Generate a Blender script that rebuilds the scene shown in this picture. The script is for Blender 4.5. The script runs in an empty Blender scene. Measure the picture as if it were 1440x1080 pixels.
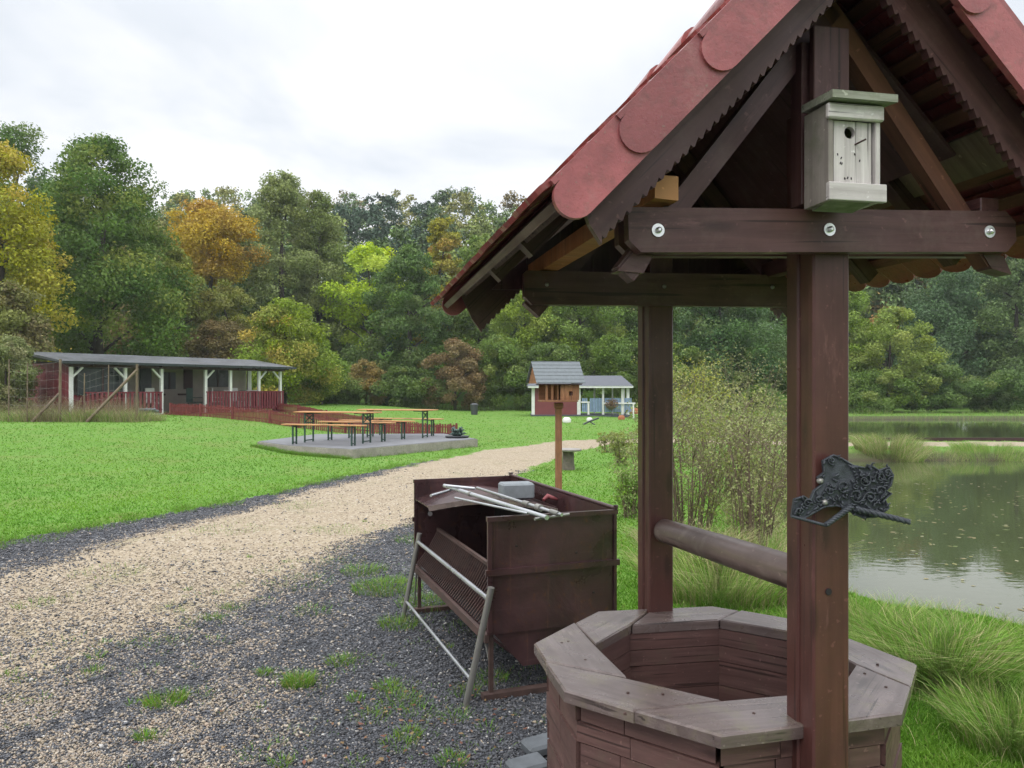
import bpy, math, random
import numpy as np
from mathutils import Vector, Matrix
random.seed(7); RG = np.random.default_rng(7)
S = bpy.context.scene; COL = S.collection
PI = math.pi
CAMZ, F, HX, HY = 1.6, 1080.0, 720.0, 545.0

def at(px, py, d):            # point seen at (px,py) of the photo, d metres ahead
    return Vector(((px-HX)/F*d, d, CAMZ+(HY-py)/F*d))
def gp(px, py, z=0.0):        # point at height z
    d = (CAMZ-z)*F/(py-HY)
    return Vector(((px-HX)/F*d, d, z))

# ------------------------------------------------------------------ node helpers
class NT:
    def __init__(s, name):
        s.m = bpy.data.materials.new(name); s.m.use_nodes = True
        s.t = s.m.node_tree; s.n = s.t.nodes; s.l = s.t.links
        s.b = s.n['Principled BSDF']; s.out = s.n['Material Output']
    def add(s, typ, **kw):
        n = s.n.new(typ)
        for k, v in kw.items(): setattr(n, k, v)
        return n
    def put(s, sock, val):
        if isinstance(val, bpy.types.NodeSocket): s.l.new(val, sock)
        elif val is not None:
            if hasattr(sock.default_value, '__len__') and not hasattr(val, '__len__'):
                val = (val,)*len(sock.default_value)
            if hasattr(val, '__len__') and len(sock.default_value) == 4 and len(val) == 3: val = (*val, 1)
            sock.default_value = val
    def attr(s, name):
        return s.add('ShaderNodeAttribute', attribute_name=name)
    def pos(s): return s.add('ShaderNodeNewGeometry').outputs['Position']
    def mapping(s, vec, scale=(1,1,1), loc=(0,0,0)):
        n = s.add('ShaderNodeMapping'); s.l.new(vec, n.inputs[0])
        n.inputs['Scale'].default_value = scale; n.inputs['Location'].default_value = loc
        return n.outputs[0]
    def noise(s, vec, scale, detail=4, rough=.55, dist=0):
        n = s.add('ShaderNodeTexNoise'); s.l.new(vec, n.inputs['Vector'])
        n.inputs['Scale'].default_value = scale; n.inputs['Detail'].default_value = detail
        n.inputs['Roughness'].default_value = rough; n.inputs['Distortion'].default_value = dist
        return n.outputs[0]
    def voro(s, vec, scale, feat='F1'):
        n = s.add('ShaderNodeTexVoronoi', feature=feat); s.l.new(vec, n.inputs['Vector'])
        n.inputs['Scale'].default_value = scale
        return n
    def ramp(s, fac, stops):
        n = s.add('ShaderNodeValToRGB'); s.l.new(fac, n.inputs[0]); e = n.color_ramp.elements
        while len(e) < len(stops): e.new(.5)
        for x, (p, c) in zip(e, stops):
            x.position = p; x.color = (*c, 1) if len(c) == 3 else c
        return n.outputs[0]
    def rng(s, fac, a, b, c=0., d=1.):
        n = s.add('ShaderNodeMapRange'); s.l.new(fac, n.inputs[0])
        for i, v in enumerate((a, b, c, d)): n.inputs[i+1].default_value = v
        return n.outputs[0]
    def mix(s, fac, a, b, mode='MIX'):
        n = s.add('ShaderNodeMix', data_type='RGBA', blend_type=mode)
        s.put(n.inputs[0], fac); s.put(n.inputs[6], a); s.put(n.inputs[7], b)
        return n.outputs[2]
    def math(s, op, a, b=None):
        n = s.add('ShaderNodeMath', operation=op); s.put(n.inputs[0], a)
        if b is not None: s.put(n.inputs[1], b)
        return n.outputs[0]
    def bump(s, h, strength=.3, dist=.01):
        n = s.add('ShaderNodeBump'); s.l.new(h, n.inputs['Height'])
        n.inputs['Strength'].default_value = strength; n.inputs['Distance'].default_value = dist
        s.l.new(n.outputs[0], s.b.inputs['Normal']); return n
    def col(s, c): s.put(s.b.inputs['Base Color'], c)
    def rough(s, r): s.put(s.b.inputs['Roughness'], r)

def wood(name, c1, c2, rough=.6, gs=(2.2, 38, 38), bump=.35, stain=None, stain_fac=.5, spec=.4, nails=False):
    t = NT(name); g = t.attr('g').outputs['Vector']
    gv = t.mapping(g, gs)
    n1 = t.noise(gv, 1, 6, .62, .6)
    c = t.ramp(n1, [(.3, c1), (.7, c2)])
    n2 = t.noise(g, 5, 5, .6)
    c = t.mix(t.rng(n2, .35, .75, 0, .55), c, tuple(x*.55 for x in c1))
    if stain:
        n3 = t.noise(g, 9, 6, .7)
        c = t.mix(t.rng(n3, .52, .68, 0, stain_fac), c, stain)
    crk = t.noise(t.mapping(g, (gs[0]*.9, gs[1]*2.2, gs[2]*2.2), (3.3,0,0)), 1, 2, .4)
    c = t.mix(t.rng(crk, .655, .70, 0, .75), c, tuple(x*.25 for x in c1))
    kn = t.voro(t.mapping(g, (3.2, 13, 13)), 1).outputs['Distance']
    c = t.mix(t.rng(kn, .20, .09, 0, .6), c, tuple(x*.35 for x in c1))
    wp = t.noise(t.mapping(g, (5, 22, 22), (7,1,2)), 1, 6, .75)
    c = t.mix(t.rng(wp, .60, .72, 0, .5), c, tuple(min(1, x*1.5+.02) for x in c2))
    pos = t.pos(); n4 = t.noise(pos, 60, 2, .5)
    c = t.mix(t.rng(n4, .68, .74, 0, .35), c, tuple(min(1, x*1.9+.02) for x in c2))
    t.col(c); t.rough(t.rng(n2, .3, .7, rough-.14, rough+.12))
    t.b.inputs['Specular IOR Level'].default_value = spec
    t.bump(n1, bump, .003)
    return t.m
def paint(name, c, rough=.6, var=.25, scale=6, metal=0, dirt=None, bump=.1, spec=.5):
    t = NT(name); p = t.pos()
    n = t.noise(p, scale, 6, .6); n2 = t.noise(p, scale*7, 3, .6)
    cc = t.ramp(n, [(.3, tuple(x*(1-var) for x in c)), (.7, tuple(min(1, x*(1+var)) for x in c))])
    if dirt: cc = t.mix(t.rng(n2, .5, .7, 0, .6), cc, dirt)
    t.col(cc); t.rough(t.rng(n, .3, .7, max(.02, rough-.12), min(1, rough+.12)))
    t.b.inputs['Metallic'].default_value = metal
    t.b.inputs['Specular IOR Level'].default_value = spec
    t.bump(n2, bump, .004)
    return t.m

MT = {}
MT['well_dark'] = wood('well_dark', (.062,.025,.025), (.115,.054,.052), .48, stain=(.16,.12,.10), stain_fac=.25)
MT['well_post'] = wood('well_post', (.068,.025,.021), (.108,.042,.036), .40, gs=(1.1,24,24), bump=.2, stain=(.05,.018,.014), stain_fac=.4)
MT['well_rim'] = wood('well_rim', (.105,.076,.070), (.19,.146,.136), .29, gs=(2.2,40,40), stain=(.17,.15,.085), stain_fac=.55, spec=.5)
MT['well_wall'] = wood('well_wall', (.090,.045,.040), (.155,.085,.075), .55, stain=(.11,.085,.06), stain_fac=.4)
MT['raw_wood'] = wood('raw_wood', (.36,.15,.055), (.55,.26,.10), .6, stain=(.25,.2,.1), stain_fac=.5)
MT['old_wood'] = wood('old_wood', (.14,.10,.07), (.25,.19,.13), .75)
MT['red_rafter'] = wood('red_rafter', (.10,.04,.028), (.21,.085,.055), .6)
MT['nest_wood'] = wood('nest_wood', (.42,.38,.37), (.68,.64,.62), .8, gs=(3,60,60), bump=.4, stain=(.22,.20,.16), stain_fac=.5)
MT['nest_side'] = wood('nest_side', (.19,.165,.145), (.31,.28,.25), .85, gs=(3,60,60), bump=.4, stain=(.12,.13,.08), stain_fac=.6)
MT['nest_roof'] = wood('nest_roof', (.17,.18,.13), (.32,.33,.27), .85, gs=(3,50,50), bump=.5, stain=(.10,.13,.06), stain_fac=.7)
MT['zinc'] = paint('zinc', (.75,.76,.77), .35, .1, 20, .9)
MT['black'] = paint('black', (.012,.011,.011), .8, .2)
MT['log'] = wood('log', (.10,.068,.06), (.19,.135,.12), .42, gs=(1.5,30,30), stain=(.24,.2,.17), stain_fac=.5)

def tilemat(name, c, moss=.3):
    t = NT(name); p = t.pos(); r = t.attr('rnd').outputs['Fac']
    cc = t.mix(t.rng(r, 0, 1), tuple(x*.75 for x in c), tuple(min(1, x*1.2) for x in c))
    n = t.noise(p, 25, 6, .7); cc = t.mix(t.rng(n, .48, .68, 0, moss), cc, (.10,.055,.05))
    n3 = t.noise(p, 7, 5, .65); cc = t.mix(t.rng(n3, .45, .62, 0, .45), cc, tuple(x*.55 for x in c)); cc = t.mix(t.rng(n3, .42, .3, 0, .35), cc, (.36,.20,.18))
    n5 = t.noise(p, 75, 4, .7); cc = t.mix(t.rng(n5, .64, .70, 0, .6), cc, (.20,.19,.14))
    n2 = t.noise(p, 180, 3, .6); cc = t.mix(t.rng(n2, .62, .7, 0, .4), cc, (.13,.035,.035))
    t.col(cc); t.rough(t.rng(n, .3, .7, .24, .5)); t.bump(n5, .35, .004); return t.m
MT['tile'] = tilemat('tile', (.26,.05,.045), .5)
MT['verge'] = tilemat('verge', (.31,.088,.092), .45)

def grillmat():
    t = NT('grill_paint'); p = t.pos()
    n = t.noise(p, 3.2, 6, .6, .4); n2 = t.noise(p, 22, 5, .7); s = t.noise(t.mapping(p, (14,14,1.6)), 1, 4, .6)
    c = t.ramp(n, [(.3,(.034,.018,.019)), (.55,(.066,.030,.032)), (.75,(.105,.048,.051))])
    c = t.mix(t.rng(s, .5, .75, 0, .5), c, (.035,.026,.026))
    c = t.mix(t.rng(n2, .58, .70, 0, .8), c, (.115,.045,.02))
    s2 = t.noise(t.mapping(p, (38,38,2.0), (2,5,1)), 1, 5, .65); c = t.mix(t.rng(s2, .60, .68, 0, .4), c, (.15,.075,.045))
    s3 = t.noise(t.mapping(p, (3,3,60)), 1, 3, .6); c = t.mix(t.rng(s3, .66, .70, 0, .15), c, (.17,.12,.12))
    t.col(c); t.rough(t.rng(n, .3, .7, .2, .46)); t.b.inputs['Metallic'].default_value = .2; t.bump(n, .25, .03); return t.m
MT['grill'] = grillmat()
MT['rust'] = paint('rust', (.065,.036,.03), .8, .45, 12, dirt=(.05,.03,.02))
MT['soot'] = paint('soot', (.014,.011,.011), .75, .4, 8, dirt=(.03,.018,.014))
MT['steel'] = paint('steel', (.50,.51,.53), .34, .05, 5, .8, bump=.0)
MT['steel_dull'] = paint('steel_dull', (.30,.29,.27), .42, .12, 5, .6, bump=.02)
MT['grey_block'] = paint('grey_block', (.19,.21,.225), .7, .15, 30)
MT['iron'] = paint('iron', (.052,.058,.070), .5, .45, 60, .35, dirt=(.10,.11,.12), bump=.4)
MT['concrete'] = paint('concrete', (.16,.165,.18), .8, .2, 3, dirt=(.18,.17,.16))
MT['slab_side'] = paint('slab_side', (.30,.275,.24), .85, .25, 4, dirt=(.17,.17,.11))
MT['stone'] = paint('stone', (.10,.11,.12), .7, .3, 8)
MT['bench_wood'] = wood('bench_wood', (.44,.20,.07), (.62,.34,.15), .5, gs=(2,20,20), bump=.1)
MT['bench_steel'] = paint('bench_steel', (.02,.055,.04), .5, .3, 10)
MT['cabin_red'] = wood('cabin_red', (.15,.024,.034), (.215,.038,.050), .65, gs=(2,12,12), bump=.2)
MT['fence_red'] = wood('fence_red', (.16,.030,.032), (.25,.06,.055), .65, gs=(2,12,12), bump=.2)
MT['white_paint'] = paint('white_paint', (.72,.72,.71), .5, .08, 5, dirt=(.55,.54,.5))
MT['cabin_wall'] = paint('cabin_wall', (.36,.33,.28), .7, .1, 3)
MT['cabin_dark'] = paint('cabin_dark', (.02,.03,.03), .35, .3, 3)
MT['cabin_brown'] = paint('cabin_brown', (.05,.022,.02), .6, .3, 3)
MT['roof_felt'] = paint('roof_felt', (.06,.064,.075), .45, .45, 1.0, dirt=(.18,.19,.20))
MT['slate'] = paint('slate', (.14,.16,.175), .6, .2, 40, dirt=(.2,.22,.23))
MT['slate_dark'] = paint('slate_dark', (.075,.082,.10), .6, .2, 20)
MT['play_red'] = paint('play_red', (.19,.045,.05), .65, .15, 3)
MT['play_blue'] = paint('play_blue', (.20,.28,.42), .65, .2, 6)
MT['feeder_wood'] = wood('feeder_wood', (.20,.088,.040), (.36,.175,.085), .65, stain=(.12,.06,.03), stain_fac=.4)
MT['plastic_green'] = paint('plastic_green', (.05,.09,.075), .5, .2, 5)
MT['bin'] = paint('bin', (.05,.055,.06), .55, .2, 5)
MT['bark'] = paint('bark', (.055,.045,.035), .9, .4, 5, bump=.5)
MT['stump'] = paint('stump', (.13,.115,.09), .9, .35, 14, bump=.5)
MT['stump_top'] = paint('stump_top', (.27,.25,.23), .8, .25, 10)
MT['terracotta'] = paint('terracotta', (.35,.13,.06), .8, .2, 8)

# foliage: colour from the object, varied leaf by leaf
def leafmat(name, trans=.3, rough=.6):
    t = NT(name); oi = t.add('ShaderNodeObjectInfo'); base = oi.outputs['Color']
    k = t.attr('cl').outputs['Fac']; r = t.attr('rnd').outputs['Fac']
    hs = t.add('ShaderNodeHueSaturation'); t.l.new(base, hs.inputs['Color'])
    t.put(hs.inputs['Hue'], t.rng(k, 0, 1, .485, .53)); t.put(hs.inputs['Value'], t.rng(r, 0, 1, .6, 1.5)); t.put(hs.inputs['Saturation'], t.rng(k, 0, 1, 1.12, .85))
    tn_ = t.mix(1.0, t.attr('tint').outputs['Color'], (1,1,1), 'MULTIPLY'); c = t.mix(t.rng(k, .35, .95, 0, .75), hs.outputs[0], tn_)
    t.col(c); t.rough(rough); t.b.inputs['Specular IOR Level'].default_value = .25
    tr = t.add('ShaderNodeBsdfTranslucent'); t.l.new(c, tr.inputs[0])
    ms = t.add('ShaderNodeMixShader'); ms.inputs[0].default_value = trans
    t.l.new(t.b.outputs[0], ms.inputs[1]); t.l.new(tr.outputs[0], ms.inputs[2]); t.l.new(ms.outputs[0], t.out.inputs[0])
    return t.m
MT['leaf'] = leafmat('leaf')
def bladem(name):
    t = NT(name); c = t.attr('col').outputs['Color']; t.col(c); t.rough(.6); t.b.inputs['Specular IOR Level'].default_value = .2
    tr = t.add('ShaderNodeBsdfTranslucent'); t.l.new(c, tr.inputs[0])
    ms = t.add('ShaderNodeMixShader'); ms.inputs[0].default_value = .3
    t.l.new(t.b.outputs[0], ms.inputs[1]); t.l.new(tr.outputs[0], ms.inputs[2]); t.l.new(ms.outputs[0], t.out.inputs[0]); return t.m
MT['blade'] = bladem('blade')
def stonem():
    t = NT('gravel_stone'); c = t.attr('col').outputs['Color']; n = t.noise(t.pos(), 150, 3, .6)
    t.col(t.mix(t.rng(n, .3, .7, 0, .35), c, (.03,.03,.032))); t.rough(.55); return t.m
MT['gravel'] = stonem()

# ------------------------------------------------------------------ mesh helpers
def finish(me, name, mat, parent, smooth=False, loc=None):
    if mat: me.materials.append(mat)
    if smooth: me.polygons.foreach_set('use_smooth', [True]*len(me.polygons))
    o = bpy.data.objects.new(name, me); COL.objects.link(o)
    if parent is not None:
        o.parent = parent
        o.matrix_parent_inverse = parent.matrix_basis.inverted()
    return o
class MB:
    """collects shapes for one mesh; every shape carries board coordinates g"""
    def __init__(s): s.v = []; s.f = []; s.g = []; s.r = []; s.sm = []
    def add(s, vs, fs, gs=None, rnd=None, smooth=False):
        o = len(s.v); off = (random.random()*20, random.random()*20, random.random()*20)
        rnd = random.random() if rnd is None else rnd
        s.v += [tuple(v) for v in vs]; s.f += [tuple(i+o for i in f) for f in fs]
        s.g += [(g[0]+off[0], g[1]+off[1], g[2]+off[2]) for g in (gs or vs)]
        s.r += [rnd]*len(vs); s.sm += [smooth]*len(fs); return s
    def box(s, c, sx, sy, sz, ax=None, ay=None, az=None, bev=0.0):
        """centre c, sizes, axes; the longest side is the grain"""
        ax = Vector(ax or (1,0,0)).normalized(); az = Vector(az or (0,0,1)); 
        if ay is None: ay = az.cross(ax).normalized(); az = ax.cross(ay).normalized()
        else: ay = Vector(ay).normalized(); az = ax.cross(ay).normalized()
        h = [sx/2, sy/2, sz/2]; L = max(range(3), key=lambda i: h[i]); order = [L]+[i for i in range(3) if i != L]
        c = Vector(c); vs = []; gs = []; b = min(bev, min(h)*.6)
        if b <= 0:
            pts = [(x,y,z) for x in (-1,1) for y in (-1,1) for z in (-1,1)]
            for p in pts:
                q = (p[0]*h[0], p[1]*h[1], p[2]*h[2]); vs.append(c+ax*q[0]+ay*q[1]+az*q[2]); gs.append(tuple(q[i] for i in order))
            fs = [(0,1,3,2),(4,6,7,5),(0,4,5,1),(2,3,7,6),(0,2,6,4),(1,5,7,3)]
            return s.add(vs, fs, gs)
        idx = {}
        for x in (-1,1):
            for y in (-1,1):
                for z in (-1,1):
                    for k in range(3):
                        q = [x*h[0], y*h[1], z*h[2]]
                        for j in range(3):
                            if j != k: q[j] -= b*(x,y,z)[j]
                        idx[(x,y,z,k)] = len(vs); vs.append(c+ax*q[0]+ay*q[1]+az*q[2]); gs.append(tuple(q[i] for i in order))
        fs = []
        for k in range(3):
            i, j = [a for a in range(3) if a != k]
            for sgn in (-1,1):
                loop = []
                for (a, bb) in ((-1,-1),(1,-1),(1,1),(-1,1)):
                    t = [0,0,0]; t[k] = sgn; t[i] = a; t[j] = bb; loop.append(idx[(*t, k)])
                flip = (sgn == 1) == (k == 1)
                fs.append(tuple(loop[::-1]) if flip else tuple(loop))
        for k in range(3):   # edges along axis k
            i, j = [a for a in range(3) if a != k]
            for a in (-1,1):
                for bb in (-1,1):
                    t0 = [0,0,0]; t1 = [0,0,0]; t0[k] = -1; t1[k] = 1; t0[i] = t1[i] = a; t0[j] = t1[j] = bb
                    fs.append((idx[(*t0,i)], idx[(*t1,i)], idx[(*t1,j)], idx[(*t0,j)]))
        for x in (-1,1):
            for y in (-1,1):
                for z in (-1,1): fs.append((idx[(x,y,z,0)], idx[(x,y,z,1)], idx[(x,y,z,2)]))
        return s.add(vs, fs, gs)
    def bar(s, a, b, w, t, up=(0,0,1), bev=0.0):
        """beam from a to b; t along 'up', w across"""
        a = Vector(a); b = Vector(b); ax = (b-a).normalized(); up = Vector(up)
        az = (up-ax*up.dot(ax)).normalized(); ay = az.cross(ax)
        return s.box((a+b)/2, (b-a).length, w, t, ax, ay, None, bev)
    def tube(s, pts, r, n=10, cap=True, smooth=True):
        pts = [Vector(p) for p in pts]; rs = r if hasattr(r, '__len__') else [r]*len(pts)
        vs = []; gs = []; fs = []; L = 0; ref = None
        for i, p in enumerate(pts):
            d = (pts[min(i+1, len(pts)-1)]-pts[max(i-1, 0)]).normalized()
            if ref is None: ref = Vector((0,0,1)) if abs(d.z) < .9 else Vector((1,0,0))
            x = (ref-d*ref.dot(d)).normalized(); ref = x; y = d.cross(x)
            if i: L += (p-pts[i-1]).length
            for k in range(n):
                a = 2*PI*k/n; vs.append(p+x*math.cos(a)*rs[i]+y*math.sin(a)*rs[i]); gs.append((L, math.cos(a)*rs[i], math.sin(a)*rs[i]))
        for i in range(len(pts)-1):
            for k in range(n): fs.append((i*n+k, i*n+(k+1)%n, (i+1)*n+(k+1)%n, (i+1)*n+k))
        s.add(vs, fs, gs, smooth=smooth)
        if cap:
            s.add(vs[:n], [tuple(range(n))[::-1]], gs[:n]); s.add(vs[-n:], [tuple(range(n))], gs[-n:])
        return s
    def prism(s, poly, dv, gaxis=None):
        """poly: 3-D points in a plane; dv: extrusion"""
        poly = [Vector(p) for p in poly]; dv = Vector(dv); n = len(poly)
        vs = poly+[p+dv for p in poly]
        ga = Vector(gaxis).normalized() if gaxis is not None else (poly[1]-poly[0]).normalized(); gb = dv.normalized(); gc = ga.cross(gb)
        gs = [(v.dot(ga), v.dot(gb), v.dot(gc)) for v in vs]
        nrm = Vector((0,0,0))
        for i in range(n): nrm += (poly[i]-poly[0]).cross(poly[(i+1)%n]-poly[0])
        fl = nrm.dot(dv) > 0
        fs = [tuple(range(n))[::-1] if fl else tuple(range(n)), tuple(range(n, 2*n)) if fl else tuple(range(n, 2*n))[::-1]]
        for i in range(n):
            j = (i+1)%n; q = (i, j, n+j, n+i); fs.append(q if fl else q[::-1])
        return s.add(vs, fs, gs)
    def build(s, name, mat, parent=None):
        me = bpy.data.meshes.new(name); me.from_pydata(s.v, [], s.f); me.update()
        a = me.attributes.new('g', 'FLOAT_VECTOR', 'POINT'); a.data.foreach_set('vector', np.array(s.g, dtype=np.float32).ravel())
        a = me.attributes.new('rnd', 'FLOAT', 'POINT'); a.data.foreach_set('value', np.array(s.r, dtype=np.float32))
        o = finish(me, name, mat, parent); me.polygons.foreach_set('use_smooth', s.sm); return o

def npmesh(name, V, Fc, mat, parent=None, attrs=None, smooth=False):
    V = np.asarray(V, dtype=np.float32); Fc = np.asarray(Fc, dtype=np.int32); m, k = Fc.shape
    me = bpy.data.meshes.new(name); me.vertices.add(len(V)); me.vertices.foreach_set('co', V.ravel())
    me.loops.add(m*k); me.loops.foreach_set('vertex_index', Fc.ravel())
    me.polygons.add(m); me.polygons.foreach_set('loop_start', np.arange(0, m*k, k, dtype=np.int32)); me.polygons.foreach_set('loop_total', np.full(m, k, dtype=np.int32))
    for an, arr in (attrs or {}).items():
        arr = np.asarray(arr, dtype=np.float32)
        if arr.ndim == 1:
            a = me.attributes.new(an, 'FLOAT', 'POINT'); a.data.foreach_set('value', arr)
        else:
            a = me.attributes.new(an, 'FLOAT_COLOR', 'POINT')
            if arr.shape[1] == 3: arr = np.concatenate([arr, np.ones((len(arr),1), np.float32)], 1)
            a.data.foreach_set('color', arr.ravel())
    me.update(calc_edges=True); me.validate()
    if smooth: me.polygons.foreach_set('use_smooth', np.ones(m, dtype=bool))
    return finish(me, name, mat, parent)

def tag(o, label=None, cat=None, group=None, kind=None):
    if label: o['label'] = label
    if cat: o['category'] = cat
    if group: o['group'] = group
    if kind: o['kind'] = kind
    return o
def thing(name, label, cat, loc=(0,0,0), rz=0, group=None):
    o = bpy.data.objects.new(name, None); COL.objects.link(o); o.empty_display_size = .2
    o.location = loc; o.rotation_euler = (0,0,rz); return tag(o, label, cat, group)
def local(o, parent):          # the part's mesh is in the thing's own coordinates
    o.matrix_parent_inverse = Matrix.Identity(4); return o

# ------------------------------------------------------------------ terrain
def seg_dist(X, Y, pts):
    d = np.full(X.shape, 1e9); 
    for (x0,y0), (x1,y1) in zip(pts[:-1], pts[1:]):
        dx, dy = x1-x0, y1-y0; t = np.clip(((X-x0)*dx+(Y-y0)*dy)/(dx*dx+dy*dy), 0, 1)
        d = np.minimum(d, np.hypot(X-x0-t*dx, Y-y0-t*dy))
    return d
def poly_sd(X, Y, pts):        # negative inside
    d = seg_dist(X, Y, pts+[pts[0]]); ins = np.zeros(X.shape, bool); n = len(pts)
    for i in range(n):
        (x0,y0), (x1,y1) = pts[i], pts[(i+1)%n]
        c = ((y0 > Y) != (y1 > Y)) & (X < (x1-x0)*(Y-y0)/((y1-y0) if y1 != y0 else 1e-9)+x0); ins ^= c
    return np.where(ins, -d, d)
def sst(t): t = np.clip(t, 0, 1); return t*t*(3-2*t)
WATER = -.35
POND1 = [(5.4,4.3),(4.2,5.15),(3.35,6.0),(2.85,7.0),(3.2,8.5),(3.9,11),(5.4,15.5),(6.9,18.8),(8.4,20.2),(14,20.4),(40,20.2),(70,18),(70,-6),(22,-4),(8,2.4)]
POND2 = [(9.5,25.6),(7,28.5),(7.5,34),(9,43),(13,46.5),(30,47),(80,46),(80,24.6),(30,25.2),(14,25.4)]
PATH = [(-5.2,-6),(-4.6,0),(-3.75,4.5),(-3.15,6.5),(-2.55,9),(-1.72,12),(-.9,15.5),(.3,19),(2.2,22.4),(5,23.6),(9,23.5),(20,23.2),(40,22.9),(70,22)]
LB_Y = [-8,0,4,6,7.85,10.35,11.9,14.05,15.7,18.2,20,24,28]; LB_X = [-10,-8,-6.6,-5.9,-5.24,-4.12,-3.53,-2.86,-2.33,-1.35,-.95,.2,2.0]
YR_Y = [-8,0,3,5,7,9,10.5,12]; YR_X = [1.6,1.3,.95,.6,-.1,-.85,-1.1,-3.0]
def wob(X, Y, s, seed=0):      # cheap smooth noise
    return (np.sin(X*s*1.7+seed)*np.cos(Y*s*1.3+seed*2.1)+np.sin(X*s*3.1-Y*s*2.3+seed*1.7)*.6+np.sin(Y*s*5.7+X*s*4.1+seed*.7)*.35)/1.95
def height(X, Y):
    X = np.asarray(X, float); Y = np.asarray(Y, float)
    z = .5*sst((-X-2)/11)*sst((Y-9)/18)
    z = z+.02*wob(X, Y, .6)*sst((np.hypot(X,Y)-6)/6)
    z = z-.12*sst((X-4)/4)*sst((Y-17)/4)*(Y < 60)
    hill = sst((Y-60)/60)*17*sst((55-X)/60+.25); z = z+np.where(Y > 58, hill, 0)
    for P in (POND1, POND2):
        s = poly_sd(X, Y, P)+.18*wob(X, Y, 1.4, 3)
        w = sst((.75-s)/1.25); z = z*(1-w)+w*(-.62)
    return z
def hz(x, y): return float(height(np.array([x]), np.array([y]))[0])
def masks(X, Y):
    n = .20*wob(X, Y, 1.2, 5)+.14*wob(X, Y, 4.1, 9)+.10*wob(X, Y, 9.3, 2)
    pd = seg_dist(X, Y, PATH)
    hw = 1.30-.05*sst((Y-4)/10)-.35*sst((Y-15)/8)
    tan = sst((hw-pd+n*.9)/.5+.5)
    lb = np.interp(Y, LB_Y, LB_X); yr = np.interp(Y, YR_Y, YR_X)
    lawn = ((X < lb+n*.5) | (Y > 28))
    yard = (X < yr+n*1.0) & (Y < 12.5) & (X > lb+n*.5)
    strip = (X > lb+n*.5) & (Y < 19) & (X < np.interp(Y, LB_Y, LB_X)+1.9) & (pd > .2)
    dark = np.where((yard | (strip & (Y < 17))), 1., 0.)
    dark = np.maximum(dark, 0)
    return tan, dark, lawn
def build_ground():
    ang = []
    a = -PI
    while a < PI:
        ang.append(a); fr = abs(((a-PI/2+PI)%(2*PI))-PI); a += math.radians(.22 if fr < .75 else 2.0)
    ang = np.array(ang); nr = 300
    R = .8*(330/.8)**(np.linspace(0, 1, nr)**1.0)
    A, RR = np.meshgrid(ang, R); X = RR*np.cos(A); Y = RR*np.sin(A)
    Z = height(X, Y); tan, dark, lawn = masks(X, Y)
    V = np.stack([X, Y, Z], -1).reshape(-1, 3); na = len(ang)
    i = np.arange(nr-1)[:,None]*na; j = np.arange(na)[None,:]; j2 = (j+1)%na
    Fc = np.stack([i+j, i+na+j, i+na+j2, i+j2], -1).reshape(-1, 4)[:, ::-1]
    ft = tan.reshape(-1)[Fc].mean(1); fd = dark.reshape(-1)[Fc].mean(1)
    cls = np.where(ft > .5, 1, np.where(fd > .5, 2, 0))
    for c, nm in ((0, 'grass_ground'), (1, 'gravel_path'), (2, 'gravel_yard')):
        f = Fc[cls == c]; u, inv = np.unique(f, return_inverse=True)
        o = npmesh(nm, V[u], inv.reshape(f.shape), MT['ground'], None, {'tan': tan.reshape(-1)[u], 'dark': dark.reshape(-1)[u]}, True)
        tag(o, kind='structure')
    # disc under the camera
    me = bpy.data.meshes.new('d'); 
    n = 40; vs = [(0,0,hz(0,0))]+[(.805*math.cos(2*PI*k/n), .805*math.sin(2*PI*k/n), hz(0,0)-.002) for k in range(n)]
    f = [(0, 1+k, 1+(k+1)%n) for k in range(n)]
    o = npmesh('gravel_yard', np.array(vs), np.array(f), MT['ground'], None, {'tan': np.zeros(n+1), 'dark': np.ones(n+1)}, True); tag(o, kind='structure')
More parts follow.
